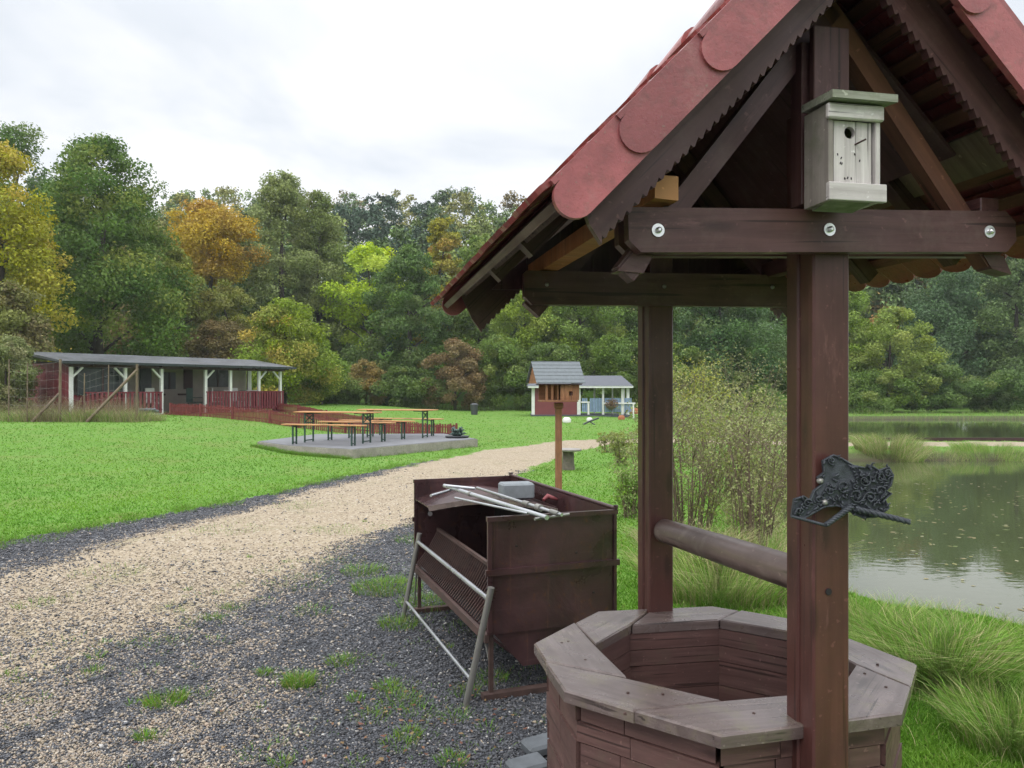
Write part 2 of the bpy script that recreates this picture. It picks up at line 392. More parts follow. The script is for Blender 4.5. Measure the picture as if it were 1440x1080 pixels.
def groundmat():
    t = NT('ground'); p = t.pos()
    tan = t.attr('tan').outputs['Fac']; dark = t.attr('dark').outputs['Fac']
    nz = t.noise(p, 2.2, 5, .6); nf = t.noise(p, 9, 5, .65)
    # grass
    gs = t.noise(t.mapping(p, (1,1,1)), 22, 6, .75); gl = t.noise(p, .6, 4, .6)
    g = t.ramp(gs, [(.25,(.068,.15,.018)), (.5,(.098,.215,.025)), (.8,(.135,.265,.036))])
    g = t.mix(t.rng(gl, .35, .7, 0, .5), g, (.15,.26,.055)); g = t.mix(t.rng(nf, .55, .75, 0, .5), g, (.17,.17,.05)); g = t.mix(t.rng(t.noise(p, .9, 4, .6), .5, .72, 0, .6), g, (.16,.19,.05))
    # tan grit
    v = t.voro(p, 48); vc = t.add('ShaderNodeSeparateColor'); t.l.new(v.outputs['Color'], vc.inputs[0])
    tn = t.ramp(vc.outputs[0], [(0,(.15,.115,.08)), (.3,(.31,.25,.175)), (.8,(.39,.325,.235)), (1,(.50,.44,.36))])
    tn = t.mix(t.rng(nz, .4, .65, 0, .45), tn, (.37,.30,.21)); tn = t.mix(t.rng(t.noise(p, 14, 6, .75), .53, .7, 0, .6), tn, (.16,.13,.10)); tn = t.mix(t.rng(t.noise(p, 1.3, 5, .7), .55, .72, 0, .5), tn, (.20,.20,.10))
    # dark basalt
    v2 = t.voro(p, 42); vc2 = t.add('ShaderNodeSeparateColor'); t.l.new(v2.outputs['Color'], vc2.inputs[0])
    dk = t.ramp(vc2.outputs[0], [(0,(.025,.027,.030)), (.5,(.065,.068,.078)), (.9,(.125,.13,.145)), (1,(.3,.28,.26))])
    dk = t.mix(t.rng(nf, .52, .68, 0, .4), dk, (.06,.045,.03))
    fd = t.rng(t.math('ADD', dark, t.rng(nf, .3, .7, -.35, .35)), .4, .6)
    ft = t.rng(t.math('ADD', tan, t.rng(t.noise(p, 7, 6, .75), .3, .7, -.42, .42)), .35, .65)
    c = t.mix(fd, g, dk); c = t.mix(ft, c, tn)
    # wet mud by the water
    sx = t.add('ShaderNodeSeparateXYZ'); t.l.new(p, sx.inputs[0])
    c = t.mix(t.rng(sx.outputs[2], -.125, -.2), c, (.075,.085,.035)); c = t.mix(t.rng(sx.outputs[2], -.27, -.33), c, (.06,.05,.03))
    t.col(c); t.rough(.85); t.b.inputs['Specular IOR Level'].default_value = .2
    h = t.mix(t.math('MAXIMUM', fd, ft), gs, t.mix(ft, v2.outputs['Distance'], v.outputs['Distance']))
    b = t.bump(h, .6, .02)
    return t.m
MT['ground'] = groundmat()
build_ground()

def watermat():
    t = NT('pond_water'); p = t.pos()
    t.col((.058,.070,.032)); t.rough(.015); t.b.inputs['IOR'].default_value = 1.33
    n = t.noise(t.mapping(p, (1,1.6,1)), 5.5, 3, .5); n2 = t.noise(p, 1.1, 2, .5)
    h = t.math('ADD', n, n2); t.bump(h, .055, .02); t.b.inputs['Specular IOR Level'].default_value = .95
    return t.m
MT['water'] = watermat()
for P in (POND1, POND2):
    c = np.mean(np.array(P), 0); big = []
    n = len(P)
    for i, (x, y) in enumerate(P):
        x0, y0 = P[i-1]; x1, y1 = P[(i+1)%n]; t = Vector((x1-x0, y1-y0)).normalized(); nn = Vector((t.y, -t.x))
        if poly_sd(np.array([x+nn.x*.05]), np.array([y+nn.y*.05]), P)[0] < 0: nn = -nn
        big.append((x+nn.x*.6, y+nn.y*.6, WATER))
    me = bpy.data.meshes.new('pond_water'); me.from_pydata(big, [], [tuple(range(n))]); me.update()
    if me.polygons[0].normal.z < 0: me.flip_normals()
    tag(finish(me, 'pond_water', MT['water'], None), kind='structure')

# ------------------------------------------------------------------ gravel and grass
def blades(name, P, h, w, lean, cols, parent=None, dirs=None, seg=2, seed=1):
    """P (n,3) roots, h heights, cols (n,3)"""
    r = np.random.default_rng(seed); n = len(P); a = r.uniform(0, 2*PI, n)
    ax = np.stack([np.cos(a), np.sin(a), np.zeros(n)], 1)
    b = r.uniform(0, 2*PI, n) if dirs is None else dirs
    ld = np.stack([np.cos(b), np.sin(b), np.zeros(n)], 1)*(lean*h*r.uniform(.4, 1.4, n))[:,None]
    h = np.asarray(h)*np.ones(n); w = np.asarray(w)*np.ones(n)
    up = np.zeros((n,3)); up[:,2] = 1
    rows = []
    ks = np.linspace(0, 1, seg+1)
    for k in ks[:-1]:
        c = P+ld*(k**2)[...]+up*(h*(k*(1-.15*lean*k)))[:,None] if np.ndim(lean) == 0 else P+ld*k**2+up*(h*k)[:,None]
        ww = (w*(1-k*.75)/2)[:,None]
        rows += [c-ax*ww, c+ax*ww]
    droop = (1-.35*np.minimum(lean*np.ones(n), 1.4))
    tip = P+ld+up*(h*droop)[:,None]
    rows.append(tip); m = len(rows); V = np.stack(rows, 1).reshape(-1, 3)
    base = np.arange(n)[:,None]*m; F3 = []
    for s_ in range(seg-1):
        q = s_*2; F3 += [base+[q, q+1, q+3], base+[q, q+3, q+2]]
    q = (seg-1)*2; F3.append(base+[q, q+1, q+2])
    C = np.repeat(cols, m, 0)
    return npmesh(name, V, np.concatenate(F3), MT['blade'], parent, {'col': C})
def palette(n, cs, r, var=.25):
    cs = np.array(cs); c = cs[r.integers(0, len(cs), n)]
    return np.clip(c*r.uniform(1-var, 1+var, (n,1)), 0, 1)
GREEN = [(.098,.235,.020),(.13,.29,.027),(.155,.325,.038),(.115,.26,.025)]
DRY = [(.42,.36,.20),(.36,.31,.16),(.50,.44,.27),(.25,.27,.11)]
def make_gravel():
    r = np.random.default_rng(3)
    def scatter(n, d0, d1, x0, x1, smin, smax, pk):
        u_ = r.random(n); d = (d0**-.3+(d1**-.3-d0**-.3)*u_)**(-1/.3); X = r.uniform(x0, x1, n)*d; Y = d
        tan, dark, lawn = masks(X, Y)
        nz = wob(X, Y, 2.7, 4)*.5+wob(X, Y, 7.3, 8)*.5
        mixed = np.clip(.5+nz*.9, 0, 1)
        isdark = (dark > .5) & (tan < .5); edge = (tan > .06) & (tan < .95)
        far = sst((d-5.5)/3.0)
        keep = (isdark | edge) | ((tan > .5) & (r.random(n) < pk*(1-.88*far)))
        keep &= (dark > .5) | (tan > .3)
        # tan chips strewn over the near left
        zone = sst((-X-.55-.10*(Y-3))/.95)*sst((8-Y)/3.0)
        m3 = wob(X, Y, 1.1, 21); pd_ = seg_dist(X, Y, PATH); soft = sst((1.65+.6*m3+.25*nz-pd_)/.9)*(Y < 16); ptan = np.where(tan > .5, np.clip(soft*1.15, .25, 1)*np.clip(.80-.55*sst((m3+nz*.6-.25)/.6)*sst((9-Y)/3), .1, 1), .02+.72*zone*mixed+.6*tan+.30*soft); ptan = np.clip(ptan+.45*sst((-X-.8)/.8)*sst((4.3-Y)/.5)*mixed, 0, .9); ptan = ptan*(1-.45*sst((Y-4.2)/.3)*sst((5.5-Y)/.4)*sst((-X-1.6)/.5))
        kind = r.random(n) < ptan
        ct = palette(n, [(.41,.335,.245),(.32,.26,.185),(.47,.40,.31),(.23,.185,.135),(.38,.29,.215),(.29,.26,.23)], r, .25)
        cd = palette(n, [(.045,.048,.055),(.075,.08,.092),(.10,.105,.12),(.03,.03,.035),(.14,.14,.15)], r, .3)
        c = np.where(kind[:,None], ct, cd); wh = r.random(n) < .012; c[wh] = (.55,.53,.50)
        X, Y, c = X[keep], Y[keep], c[keep]; n = len(X)
        Z = height(X, Y); s = r.uniform(smin, smax, n)*(np.clip(Y, 3, 12)/4)**.45*np.where(r.random(n) < .06, 1.7, 1)
        base = np.array([(1,0,0),(0,1,0),(-1,0,0),(0,-1,0),(.15,.1,.75),(0,0,-.6)], float)
        V = base[None]*r.uniform(.6, 1.35, (n,6,3))*s[:,None,None]*np.array([1,.8,.75])
        a = r.uniform(0, 2*PI, n); ca, sa = np.cos(a), np.sin(a)
        x = V[...,0]*ca[:,None]-V[...,1]*sa[:,None]; y = V[...,0]*sa[:,None]+V[...,1]*ca[:,None]
        tl = r.normal(0, .45, n); z = V[...,2]+x*np.sin(tl)[:,None]
        V = np.stack([x+X[:,None], y+Y[:,None], z+(Z+s*r.uniform(.05, .45, n))[:,None]], -1).reshape(-1, 3)
        tri = np.array([(0,1,4),(1,2,4),(2,3,4),(3,0,4),(1,0,5),(2,1,5),(3,2,5),(0,3,5)])
        Fc = (np.arange(n)[:,None,None]*6+tri[None]).reshape(-1, 3)
        return V, Fc, np.repeat(c, 6, 0)
    parts = [scatter(350000, 2.2, 15., -1.05, .36, .0052, .0102, .55)]
    V, Fc, C = parts[0]
    tag(npmesh('gravel_stones', V, Fc, MT['gravel'], None, {'col': C}), kind='stuff', label='loose dark basalt chips mixed with tan grit beside the path', cat='gravel')
make_gravel()
def make_lawn():
    r = np.random.default_rng(5); n = 660000
    d = 1/(r.uniform(1/56., 1/2.6, n)); X = r.uniform(-1.1, .95, n)*d; Y = d
    tan, dark, lawn = masks(X, Y); s1 = poly_sd(X, Y, POND1)
    slab = poly_sd(X, Y, SLAB) > .05
    k = (tan < .35+.2*wob(X, Y, 6, 1)) & (dark < .5) & (s1 > np.where(Y > 17, 1.1, .3)) & slab
    X, Y = X[k], Y[k]; n = len(X); Z = height(X, Y)
    cols = palette(n, GREEN, r, .16); m = np.clip(wob(X, Y, .35, 2)*.5+.5, 0, 1)[:,None]
    cols = cols*(.85+.35*m); cols[:,0] *= 1+.12*m[:,0]
    v1 = wob(X, Y, .9, 31)*.5+wob(X, Y, 2.3, 14)*.35+wob(X, Y, .25, 3)*.4; cols = cols*(1+.14*v1[:,None]); cols[:,0] *= 1+.22*np.clip(v1, -.5, 1); dry = r.random(n) < (.012+.22*np.clip(v1-.3, 0, 1)); cols[dry] = (.30,.31,.10)
    h = r.uniform(.016, .040, n)*(1+.012*Y); 
    o = blades('lawn_grass', np.stack([X,Y,Z],1), h, .006+.0011*Y, .7, cols, seed=6, seg=1)
    tag(o, 'short bright green lawn grass', 'grass', kind='stuff')
SLAB = [(-6.5,19.6),(-5.3,18.2),(-3.55,17.1),(-.92,20.6),(-2.0,22.9),(-5.8,22.7)]
make_lawn()
def tufts(name, spots, label, cols, seed, group=None, kind=None, cat='grass'):
    """spots: x,y,radius,n,height"""
    r = np.random.default_rng(seed); P = []; H = []; D = []
    for (x, y, rad, n, h) in spots:
        a = r.uniform(0, 2*PI, n); q = rad*np.sqrt(r.random(n)); X = x+q*np.cos(a); Y = y+q*np.sin(a)
        P.append(np.stack([X, Y, height(X, Y)-.005], 1)); H.append(h*r.uniform(.45, 1.1, n)); D.append(a+r.normal(0, .5, n))
    P = np.concatenate(P); H = np.concatenate(H); D = np.concatenate(D)
    o = blades(name, P, H, np.clip(H*.022, .0035, .009), .75, palette(len(P), cols, r, .3), dirs=D, seg=3, seed=seed)
    return tag(o, label, cat, group, kind)
# small weeds sprouting through the gravel
wp = [(232,988,.10,260),(205,1038,.045,90),(420,962,.09,300),(478,932,.09,160),(372,948,.05,70),(545,968,.07,120),(560,985,.12,150),(512,805,.2,260),(545,828,.28,800),
      (600,850,.22,400),(560,1050,.08,70),(575,1035,.06,90),(635,1072,.07,80),(640,1010,.08,60),(130,945,.05,40),(135,925,.05,40),(560,880,.14,220),(690,955,.1,120),(655,975,.08,80),
      (300,870,.07,60),(440,860,.15,90),(470,745,.3,120),(420,820,.3,120),(590,760,.25,200),(330,855,.1,50),(480,790,.25,80),(395,1075,.05,50),(50,850,.15,90),(520,1010,.1,60),
      (590,1005,.09,60),(150,805,.3,120),(215,700,.2,60),(320,745,.4,160),(420,710,.4,140),(500,985,.05,60)]
sp = []
for (x, y, rad, n) in wp:
    g = gp(x, y); sp.append((g.x, g.y, rad, int(n*1.5), .055 if n < 200 else .08)); sp.append((g.x+rad*.8, g.y+rad*.5, rad*1.5, int(n*.5), .035))
rw = np.random.default_rng(12)
for k in range(190):
    y = 1/rw.uniform(1/10., 1/3.1); x = rw.uniform(-.5, .12)*y
    if k < 90: x = np.interp(y, [p_[1] for p_ in PATH[1:8]], [p_[0] for p_ in PATH[1:8]])+1.15+rw.normal(0, .28)
    sp.append((x, y, rw.uniform(.02,.16), rw.integers(6, 40), rw.uniform(.02,.05)))
for k in range(60):
    a_ = rw.uniform(0, 1); sp.append((-.35+1.0*a_-.0+rw.normal(0,.1), 5.6-1.6*a_+rw.normal(0,.15), .12, 40, rw.uniform(.04,.12)))
tufts('gravel_weeds', sp, 'small green weeds sprouting through the gravel', GREEN+[(.2,.3,.05),(.25,.25,.06)], 11, kind='stuff')

# ================================================================== WISHING WELL
ROT = .20
WU = Vector((math.cos(ROT), math.sin(ROT), 0)); WV = Vector((-math.sin(ROT), math.cos(ROT), 0)); UP = Vector((0,0,1))
WO = Vector((.786, 1.89, 0))
def W(px, py, v):            # point of the well's vertical plane v (0 = front face of the front post)
    r = Vector(((px-HX)/F, 1, (HY-py)/F)); t = (v+WO.dot(WV))/r.dot(WV)
    return r*t+Vector((0,0,CAMZ))
def LW(u, v, z): return WO+WU*u+WV*v+UP*z
RIMZ = .75; RT = .034
well = thing('wishing_well', 'brown octagonal wooden wishing well with a red tiled gable roof', 'well', (.60, 2.42, 0))
Opx = dict(A=(840.6,858.9),B=(749.4,904.4),C=(791.7,970),D=(1013.2,1035.3),E=(1270,1003),G=(1291,933.5),X=(1133,873.5),H=(1003,851.6))
Ipx = dict(A=(888.3,877.8),B=(837,905.6),C=(881.7,952.2),D=(1017,984.4),H=(1011.4,870.8))
OC = {k: gp(*p, RIMZ) for k, p in Opx.items()}; IC = {k: gp(*p, RIMZ) for k, p in Ipx.items()}
wc = (IC['D']+IC['H'])/2
for a, b in (('E','A'),('G','B'),('X','C')): IC[a] = wc*2-IC[b]
def onedge(a, b, p): a, b, p = OC[a], OC[b], p; d = b-a; return a+d*((p-a).dot(d)/d.dot(d))
J = [onedge('H','A',gp(918,857.5,RIMZ)), onedge('A','B',gp(811,876,RIMZ)), onedge('B','C',gp(768.3,930,RIMZ)), onedge('C','D',gp(887,1002,RIMZ)),
     onedge('D','E',gp(1135,1021,RIMZ)), onedge('E','G',gp(1282,965,RIMZ)), onedge('G','X',gp(1185,893,RIMZ)), onedge('X','H',gp(1040,858,RIMZ))]
inn = ['A','B','C','D','E','G','X','H']; oc = ['A','B','C','D','E','G','X','H']
for i in range(8):
    # board i lies between joint i and joint i+1 and carries the outer corner between them
    j0, j1 = J[i], J[(i+1)%8]; cn = OC[oc[i]]; i1 = IC[inn[(i+1)%8]]; i0 = IC[inn[i]]
    poly = [j0, cn, j1, i1, i0]; c = sum(poly, Vector())/5
    poly = [c+(p-c)*(1-.0035/max(.05, (p-c).length)) for p in poly]
    dz = (.0, .0015, -.001, .001, 0, -.0015, .001, -.001)[i]
    poly = [p+UP*dz for p in poly]
    mb = MB(); low = [p-UP*RT for p in poly]; n = 5
    # softened top edge
    top = [c+UP*dz+(p-c-UP*dz)*(1-.006/max(.05,(p-c).length)) for p in poly]; mid = [p-UP*.005 for p in poly]
    ga = (i1-i0).normalized(); gb = UP; gc = ga.cross(gb)
    vs = low+mid+top; gs = [(v.dot(ga), v.dot(gc), v.dot(gb)) for v in vs]
    fs = [tuple(range(n))[::-1], tuple(range(2*n, 3*n))]
    for k in range(n):
        m = (k+1)%n
        fs += [(k, m, n+m, n+k), (n+k, n+m, 2*n+m, 2*n+k)]
    mb.add(vs, fs, gs); mb.build('rim_board', MT['well_rim'], well)
# screws in the rim
for (x, y) in ((790,904),(799,902),(823,928),(883,974),(932,976),(879,1003),(1216,947),(1234,934),(1246,966),(1060,1003)):
    p = gp(x, y, RIMZ+.001); ns = MB(); ns.tube([p-UP*.004, p+UP*.0015], .0042, 10); ns.build('screw_head', MT['rust'], well)
# walls of the basin: planks in courses, staggered corners
cen = sum(OC.values(), Vector())/8
names = oc
for i in range(8):
    a, b = names[i], names[(i+1)%8]
    oa = cen+(OC[a]-cen)*.915; ob = cen+(OC[b]-cen)*.915; ia = IC[a]; ib = IC[b]
    oa.z = ob.z = ia.z = ib.z = 0
    ia = cen.xy.to_3d()+(ia-cen.xy.to_3d())*1.015; ib = cen.xy.to_3d()+(ib-cen.xy.to_3d())*1.015
    mb = MB(); top = RIMZ-RT-.002; z = top; k = 0; nrm = ((ob-oa).cross(UP)).normalized()
    if nrm.dot((oa+ob)/2-cen.xy.to_3d()) < 0: nrm = -nrm
    while z > -.02:
        hgt = (.062, .058, .088, .07, .075)[k%5]; off = .004*((k+i)%2)+random.uniform(-.0015,.0015)
        e = .0 if (k+i)%2 else .012; d = (ob-oa).normalized()
        p0 = oa+d*e+nrm*off; p1 = ob-d*e+nrm*off
        q0 = ia+(oa-ia).normalized()*random.uniform(0,.003); q1 = ib+(ob-ib).normalized()*random.uniform(0,.003)
        mi0 = (p0+q0)/2; mi1 = (p1+q1)/2
        cut = random.uniform(.3,.7); pm = p0.lerp(p1, cut); mm = mi0.lerp(mi1, cut); g_ = .0012
        for (s0, s1, t0, t1) in ((p0, pm-d*g_, mi0, mm-d*g_), (pm+d*g_, p1, mm+d*g_, mi1)):
            o_ = nrm*random.uniform(-.0015,.0015)
            mb.prism([s0+o_+UP*(z-hgt+.002), s1+o_+UP*(z-hgt+.002), t1+UP*(z-hgt+.002), t0+UP*(z-hgt+.002)], UP*(hgt-.003), gaxis=d)
        mb.prism([mi0+UP*(z-hgt+.002), mi1+UP*(z-hgt+.002), q1+UP*(z-hgt+.002), q0+UP*(z-hgt+.002)], UP*(hgt-.003), gaxis=d)
        z -= hgt; k += 1
    mb.build('wall_panel', MT['well_wall'], well)
fl = MB(); fl.prism([IC[k].xy.to_3d()*1+UP*.30 for k in names], -UP*.03); fl.build('basin_floor', MT['soot'], well)
# posts: two pieces each with a routed groove between
def post(fu, v0, w, dep, ztop, off=0.0):
    mb = MB(); c0 = fu
    mb.box(LW(c0, v0+dep*.5+.012, ztop/2), w-.012, dep-.024, ztop, WU, None, UP, .004)      # core
    mb.box(LW(c0+.0, v0+.013, ztop/2), w, .026, ztop, WU, None, UP, .005)
    mb.box(LW(c0-.0, v0+dep-.030, ztop/2), w+.001, .055, ztop, WU, None, UP, .005)
    return mb
pf0 = W(1144, 700, 0); pf1 = W(1195, 700, 0)
fu = ((pf0+pf1)/2-WO).dot(WU); fw = (pf1-pf0).length
pm = post(fu, 0, fw, .125, 2.30)
fp = pm.build('post', MT['well_post'], well)
hb = MB(); hp = W(1165, 832, -.001); hb.tube([hp+WV*.0, hp-WV*.0018], .0085, 12)
hb.build('bolt_hole', MT['black'], fp)
pr0 = W(913, 700, 1.047); pr1 = W(947, 700, 1.047); ru = ((pr0+pr1)/2-WO).dot(WU)
post(ru, 1.047, (pr1-pr0).length, .125, 2.30).build('post', MT['well_post'], well)
# tie beams with chamfered ends, doubled either side of the post
def beam(pa, pb, ztop_a, ztop_b, hgt, v, th, ch=.028, mat='well_dark', name='tie_beam'):
    """pa, pb: ends (px) on plane v; heights from the photo"""
    A = W(pa, ztop_a, v); B = W(pb, ztop_b, v); d = (B-A).normalized(); n = UP-d*d.z; n.normalize()
    poly = [A+n*(-ch*.4), A-n*(hgt-ch*1.0), A+d*ch-n*hgt, B-d*ch-n*hgt, B-n*(hgt-ch), B-n*ch, B-d*ch, A+d*.012]
    mb = MB(); mb.prism(poly, WV*th, gaxis=d); return mb.build(name, MT[mat], well), A, B, d
fb, A, B, D_ = beam(883, 1428, 291, 297, .103, -.036, .032)
beam(869, 1416, 302, 309, .103, .005+.125, .032)
rb, rA, rB, rD = beam(737, 1112, 380, 387, .123, 1.011, .034)
beam(741, 1100, 385, 390, .12, 1.18, .034)
# carriage bolts with washers
for (x, y, v, r) in ((925,324,-.036,.0088),(1166,323,-.036,.0088),(1391,326,-.036,.0088),(769,400,1.011,.0065),(934,403,1.011,.0065),(1086,404,1.011,.0065)):
    p = W(x, y, v); mb = MB()
    if v < 0:
        mb.tube([p, p-WV*.003], r*1.75, 20); mb.tube([p-WV*.003, p-WV*.010, p-WV*.013], [r*.9, r*.8, r*.35], 8)
    else: mb.tube([p, p-WV*.006, p-WV*.009], [r*1.2, r*1.0, r*.4], 12)
    mb.build('bolt', MT['zinc'] if v < 0 else MT['steel_dull'], well)
# heel blocks under the beam ends (rafter feet)
def rafter(p0, p1, wd, v, th, mat, name='rafter'):
    a = W(*p0, v); b = W(*p1, v); d = (b-a).normalized(); n = d.cross(WV).normalized()
    mb = MB(); mb.prism([a-n*wd/2, b-n*wd/2, b+n*wd/2, a+n*wd/2], WV*th, gaxis=d); return mb.build(name, MT[mat], well)
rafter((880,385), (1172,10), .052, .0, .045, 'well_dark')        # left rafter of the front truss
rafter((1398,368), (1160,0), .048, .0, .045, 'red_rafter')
rafter((748,436), (960,190), .075, 1.05, .05, 'well_dark')
rafter((1125,436), (935,190), .075, 1.05, .05, 'well_dark')
# feet of the rafters seen under the front beam ends
for (q) in ([(893,352),(917,362),(905,384),(868,381)], [(1383,358),(1411,360),(1423,386),(1395,378)]):
    mb = MB(); mb.prism([W(x, y, -.004) for x, y in q], WV*.05); mb.build('rafter_foot', MT['well_dark'], well)
# king post
kp0 = W(1145, 300, -.036-.022); kp1 = W(1195, 300, -.058); ku = ((kp0+kp1)/2-WO).dot(WU)
zt = W(1170, 37, -.058).z
mb = MB(); mb.box(LW(ku, -.058+.011, (zt+2.04)/2), (kp1-kp0).length, .02, zt-2.04, WU, None, UP, .002)
mb.build('king_post', MT['well_dark'], well)
k2 = W(1131, 200, -.02); mb = MB(); zt2 = W(1131, 60, -.02).z
mb.box(LW((k2-WO).dot(WU)+.005, .0, (zt2+2.04)/2), .03, .05, zt2-2.04, WU, None, UP, .002); mb.build('king_post', MT['well_dark'], well)
# ---- roof geometry
FL = -.20; BG = -.135           # planes of the verge tiles and of the barge boards
RV = 1.36                      # rear end of the roof
au, az, half = -.01, 2.742, .745        # ridge position, height, half span
eu = au-half; ez = az-1.02*half
RL = math.hypot(half, az-ez)
def roofp(side, s, v, h=0.0):
    """side -1 left / +1 right, s metres down the slope from the ridge, v along, h above the surface"""
    cx, sz = half/RL, (az-ez)/RL
    fl = .0 if side > 0 else .075*max(0, (v-FL)/(RV-FL))*(s/RL)
    return LW(au+side*(s+fl)*cx+side*h*sz, v, az-(s+fl)*sz+h*cx)
# beaver-tail tiles: rows lapped down the slope
def tiles(side):
    mb = MB(); rows = 11; step = RL/rows; tw = .118; ncol = int((RV-FL-.04)/tw); v0 = FL+.012; tw = (RV-v0)/ncol
    for r in range(rows):
        for c in range(ncol+1):
            off = 0 if r%2 else -tw/2
            va = max(v0, v0+c*tw+off); vb = min(RV, v0+(c+1)*tw+off)
            if vb-va < .02: continue
            s0 = r*step-.03; s1 = (r+1)*step+.035+random.uniform(-.003,.003); h0 = .004; h1 = .026+random.uniform(-.002,.002); th = .013
            pts = [(s0, va+.001, h0), (s0, vb-.001, h0)]; m = 7; vm = (va+vb)/2; hw = (vb-va)/2-.001
            for k in range(m+1):
                a = PI/2-PI*k/m; pts.append((s1-.032+.032*math.cos(a), vm+hw*math.sin(a), h1))
            t = [roofp(side, s, v, h+th) for s, v, h in pts]; b = [roofp(side, s, v, h) for s, v, h in pts]; n = len(t)
            fs = [tuple(range(n)), tuple(range(n, 2*n))[::-1]]+[(i, n+i, n+(i+1)%n, (i+1)%n) for i in range(n)]
            if side > 0: fs = [f[::-1] for f in fs]
            mb.add(t+b, fs)
    return mb.build('roof_tiles', MT['tile'], well)
tiles(-1); tiles(1)
# ridge tiles
mb = MB()
for k in range(5):
    v0 = FL-.01+k*.31; mb.tube([LW(au, v0, az+.012), LW(au, v0+.34, az+.004)], [.068, .058], 14)
mb.build('ridge_tiles', MT['tile'], well)
# battens, counter battens and eave boards
for side in (-1, 1):
    mb = MB()
    for r in range(12 if side < 0 else 11):
        s = min(RL-.015, .03+r*(RL-.03)/11); a = roofp(side, s, FL+.03, -.012); b = roofp(side, s, RV-.02, -.012); mb.bar(a, b, .035, .02, roofp(side, s, FL, 1)-roofp(side, s, FL, 0))
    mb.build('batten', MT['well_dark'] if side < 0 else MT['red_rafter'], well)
    mb = MB(); 
    for v in (.35, .75): mb.bar(roofp(side, .02, v, -.048), roofp(side, RL-.06, v, -.048), .05, .05, roofp(side, 0, v, 1)-roofp(side, 0, v, 0))
    mb.build('rafter', MT['well_dark'], well)
    # dark sarking boards under the battens behind the truss
    mb = MB(); ee = .22 if side < 0 else .40; q = [roofp(side, .02, .05, -.076), roofp(side, RL-ee, .05, -.076), roofp(side, RL-ee, RV-.12, -.076), roofp(side, .02, RV-.12, -.076)]
    mb.prism(q, roofp(side, 0, 0, -.01)-roofp(side, 0, 0, 0)); mb.build('sarking', MT['well_dark'], well)
    # eave soffit board
    if side > 0: mb = MB(); a = [roofp(side, RL-.42, FL+.03, -.026), roofp(side, RL-.30, FL+.03, -.026), roofp(side, RL-.30, RV-.03, -.026), roofp(side, RL-.42, RV-.03, -.026)]
    else: mb = MB(); a = [roofp(side, RL-.22, FL+.03, -.026), roofp(side, RL-.07, FL+.03, -.026), roofp(side, RL-.07, RV-.03, -.026), roofp(side, RL-.22, RV-.03, -.026)]
    mb.prism(a, roofp(side, 0, 0, -.012)-roofp(side, 0, 0, 0)); mb.build('eave_board', MT['old_wood'], well)
# purlins: the left one pokes out in raw wood
pp = [W(921,278.5,-.055), W(954,282,-.055), W(954,248,-.055), W(921,245.5,-.055)]
mb = MB(); mb.prism(pp, WV*(RV-.02+.055), gaxis=WV); mb.build('purlin', MT['raw_wood'], well)
pu = (pp[0]-WO).dot(WU); mirror = 2*au-pu
mb = MB(); mb.box(LW(mirror-.03, (RV-.05)/2, (pp[0].z+pp[2].z)/2+.0), .055, RV, .055, WU, None, UP, .003); mb.build('purlin', MT['well_dark'], well)
# barge boards: band with a toothed lower edge
def barge(side, v, pts=None, s0=0.0, s1=None, wd=.098, th=.02, name='barge_board', hh=-.03):
    s1 = s1 or RL-.02
    up = [roofp(side, s, v, hh) for s in (s0, s1-.03)]
    a, b = roofp(side, s0, v, hh-wd), roofp(side, s1, v, hh-wd)
    nt = int((s1-s0)/.026); pts = []
    d = (b-a); nn = (roofp(side, 1, v, 1)-roofp(side, 1, v, 0)).normalized()
    for k in range(nt):
        for (f, o) in ((0,0),(.35,-.0035),(.8,-.009),(.97,-.007)): pts.append(a+d*((k+f)/nt)+nn*o)
    pts.append(b)
    # ogee end
    tail = [roofp(side, s1+.012, v, hh-wd-.012), roofp(side, s1+.002, v, hh-wd*.62), roofp(side, s1-.012, v, hh-wd*.35)]
    poly = [up[0]]+pts+tail+[up[1]]
    # triangulated strip: split into a band and teeth to keep faces simple
    n = len(pts); mb = MB(); topl = [up[0]+(up[1]-up[0])*(i/(n-1)) for i in range(n)]
    fr = topl+pts; bk = [p+WV*th for p in fr]; vs = fr+bk; m2 = 2*n; fs = []
    for i in range(n-1):
        fs.append((i, i+1, n+i+1, n+i)); fs.append((m2+i, m2+n+i, m2+n+i+1, m2+i+1))
        fs.append((n+i, n+i+1, m2+n+i+1, m2+n+i)); fs.append((i, m2+i, m2+i+1, i+1))
    fs.append((0, n, m2+n, m2))
    if side < 0: fs = [f[::-1] for f in fs]
    g = [(v_.dot(d.normalized()), v_.dot(nn), 0) for v_ in vs]; mb.add(vs, fs, g)
    mb.prism([up[1], pts[-1]]+tail, WV*th, gaxis=d)
    return mb.build(name, MT['well_dark'], well)
barge(-1, BG, s1=RL-.045); barge(1, BG, s1=RL-.045)
barge(-1, RV-.07, s1=RL-.03, wd=.14); barge(1, RV-.07, s1=RL-.03)
# gable boarding at the rear, above the tie beam
mb = MB(); zb = 1.985; vv = RV-.10; s_b = (az-zb)/((az-ez)/RL)
u0 = -(az-.13-zb)*half/(az-ez); nb = 9
for k in range(nb):
    ua = u0+(-2*u0)*k/nb+.001; ub = u0+(-2*u0)*(k+1)/nb-.001
    f = lambda u: az-.13-abs(u)*(az-ez)/half
    top = [(ub, f(ub)), (ua, f(ua))] if ua*ub > 0 else [(ub, f(ub)), (0, f(0)), (ua, f(ua))]
    mb.prism([LW(au+ua, vv, zb), LW(au+ub, vv, zb)]+[LW(au+x, vv, max(zb+.002, z)) for x, z in top], WV*.018, gaxis=UP)
mb.build('gable_boards', MT['well_dark'], well)
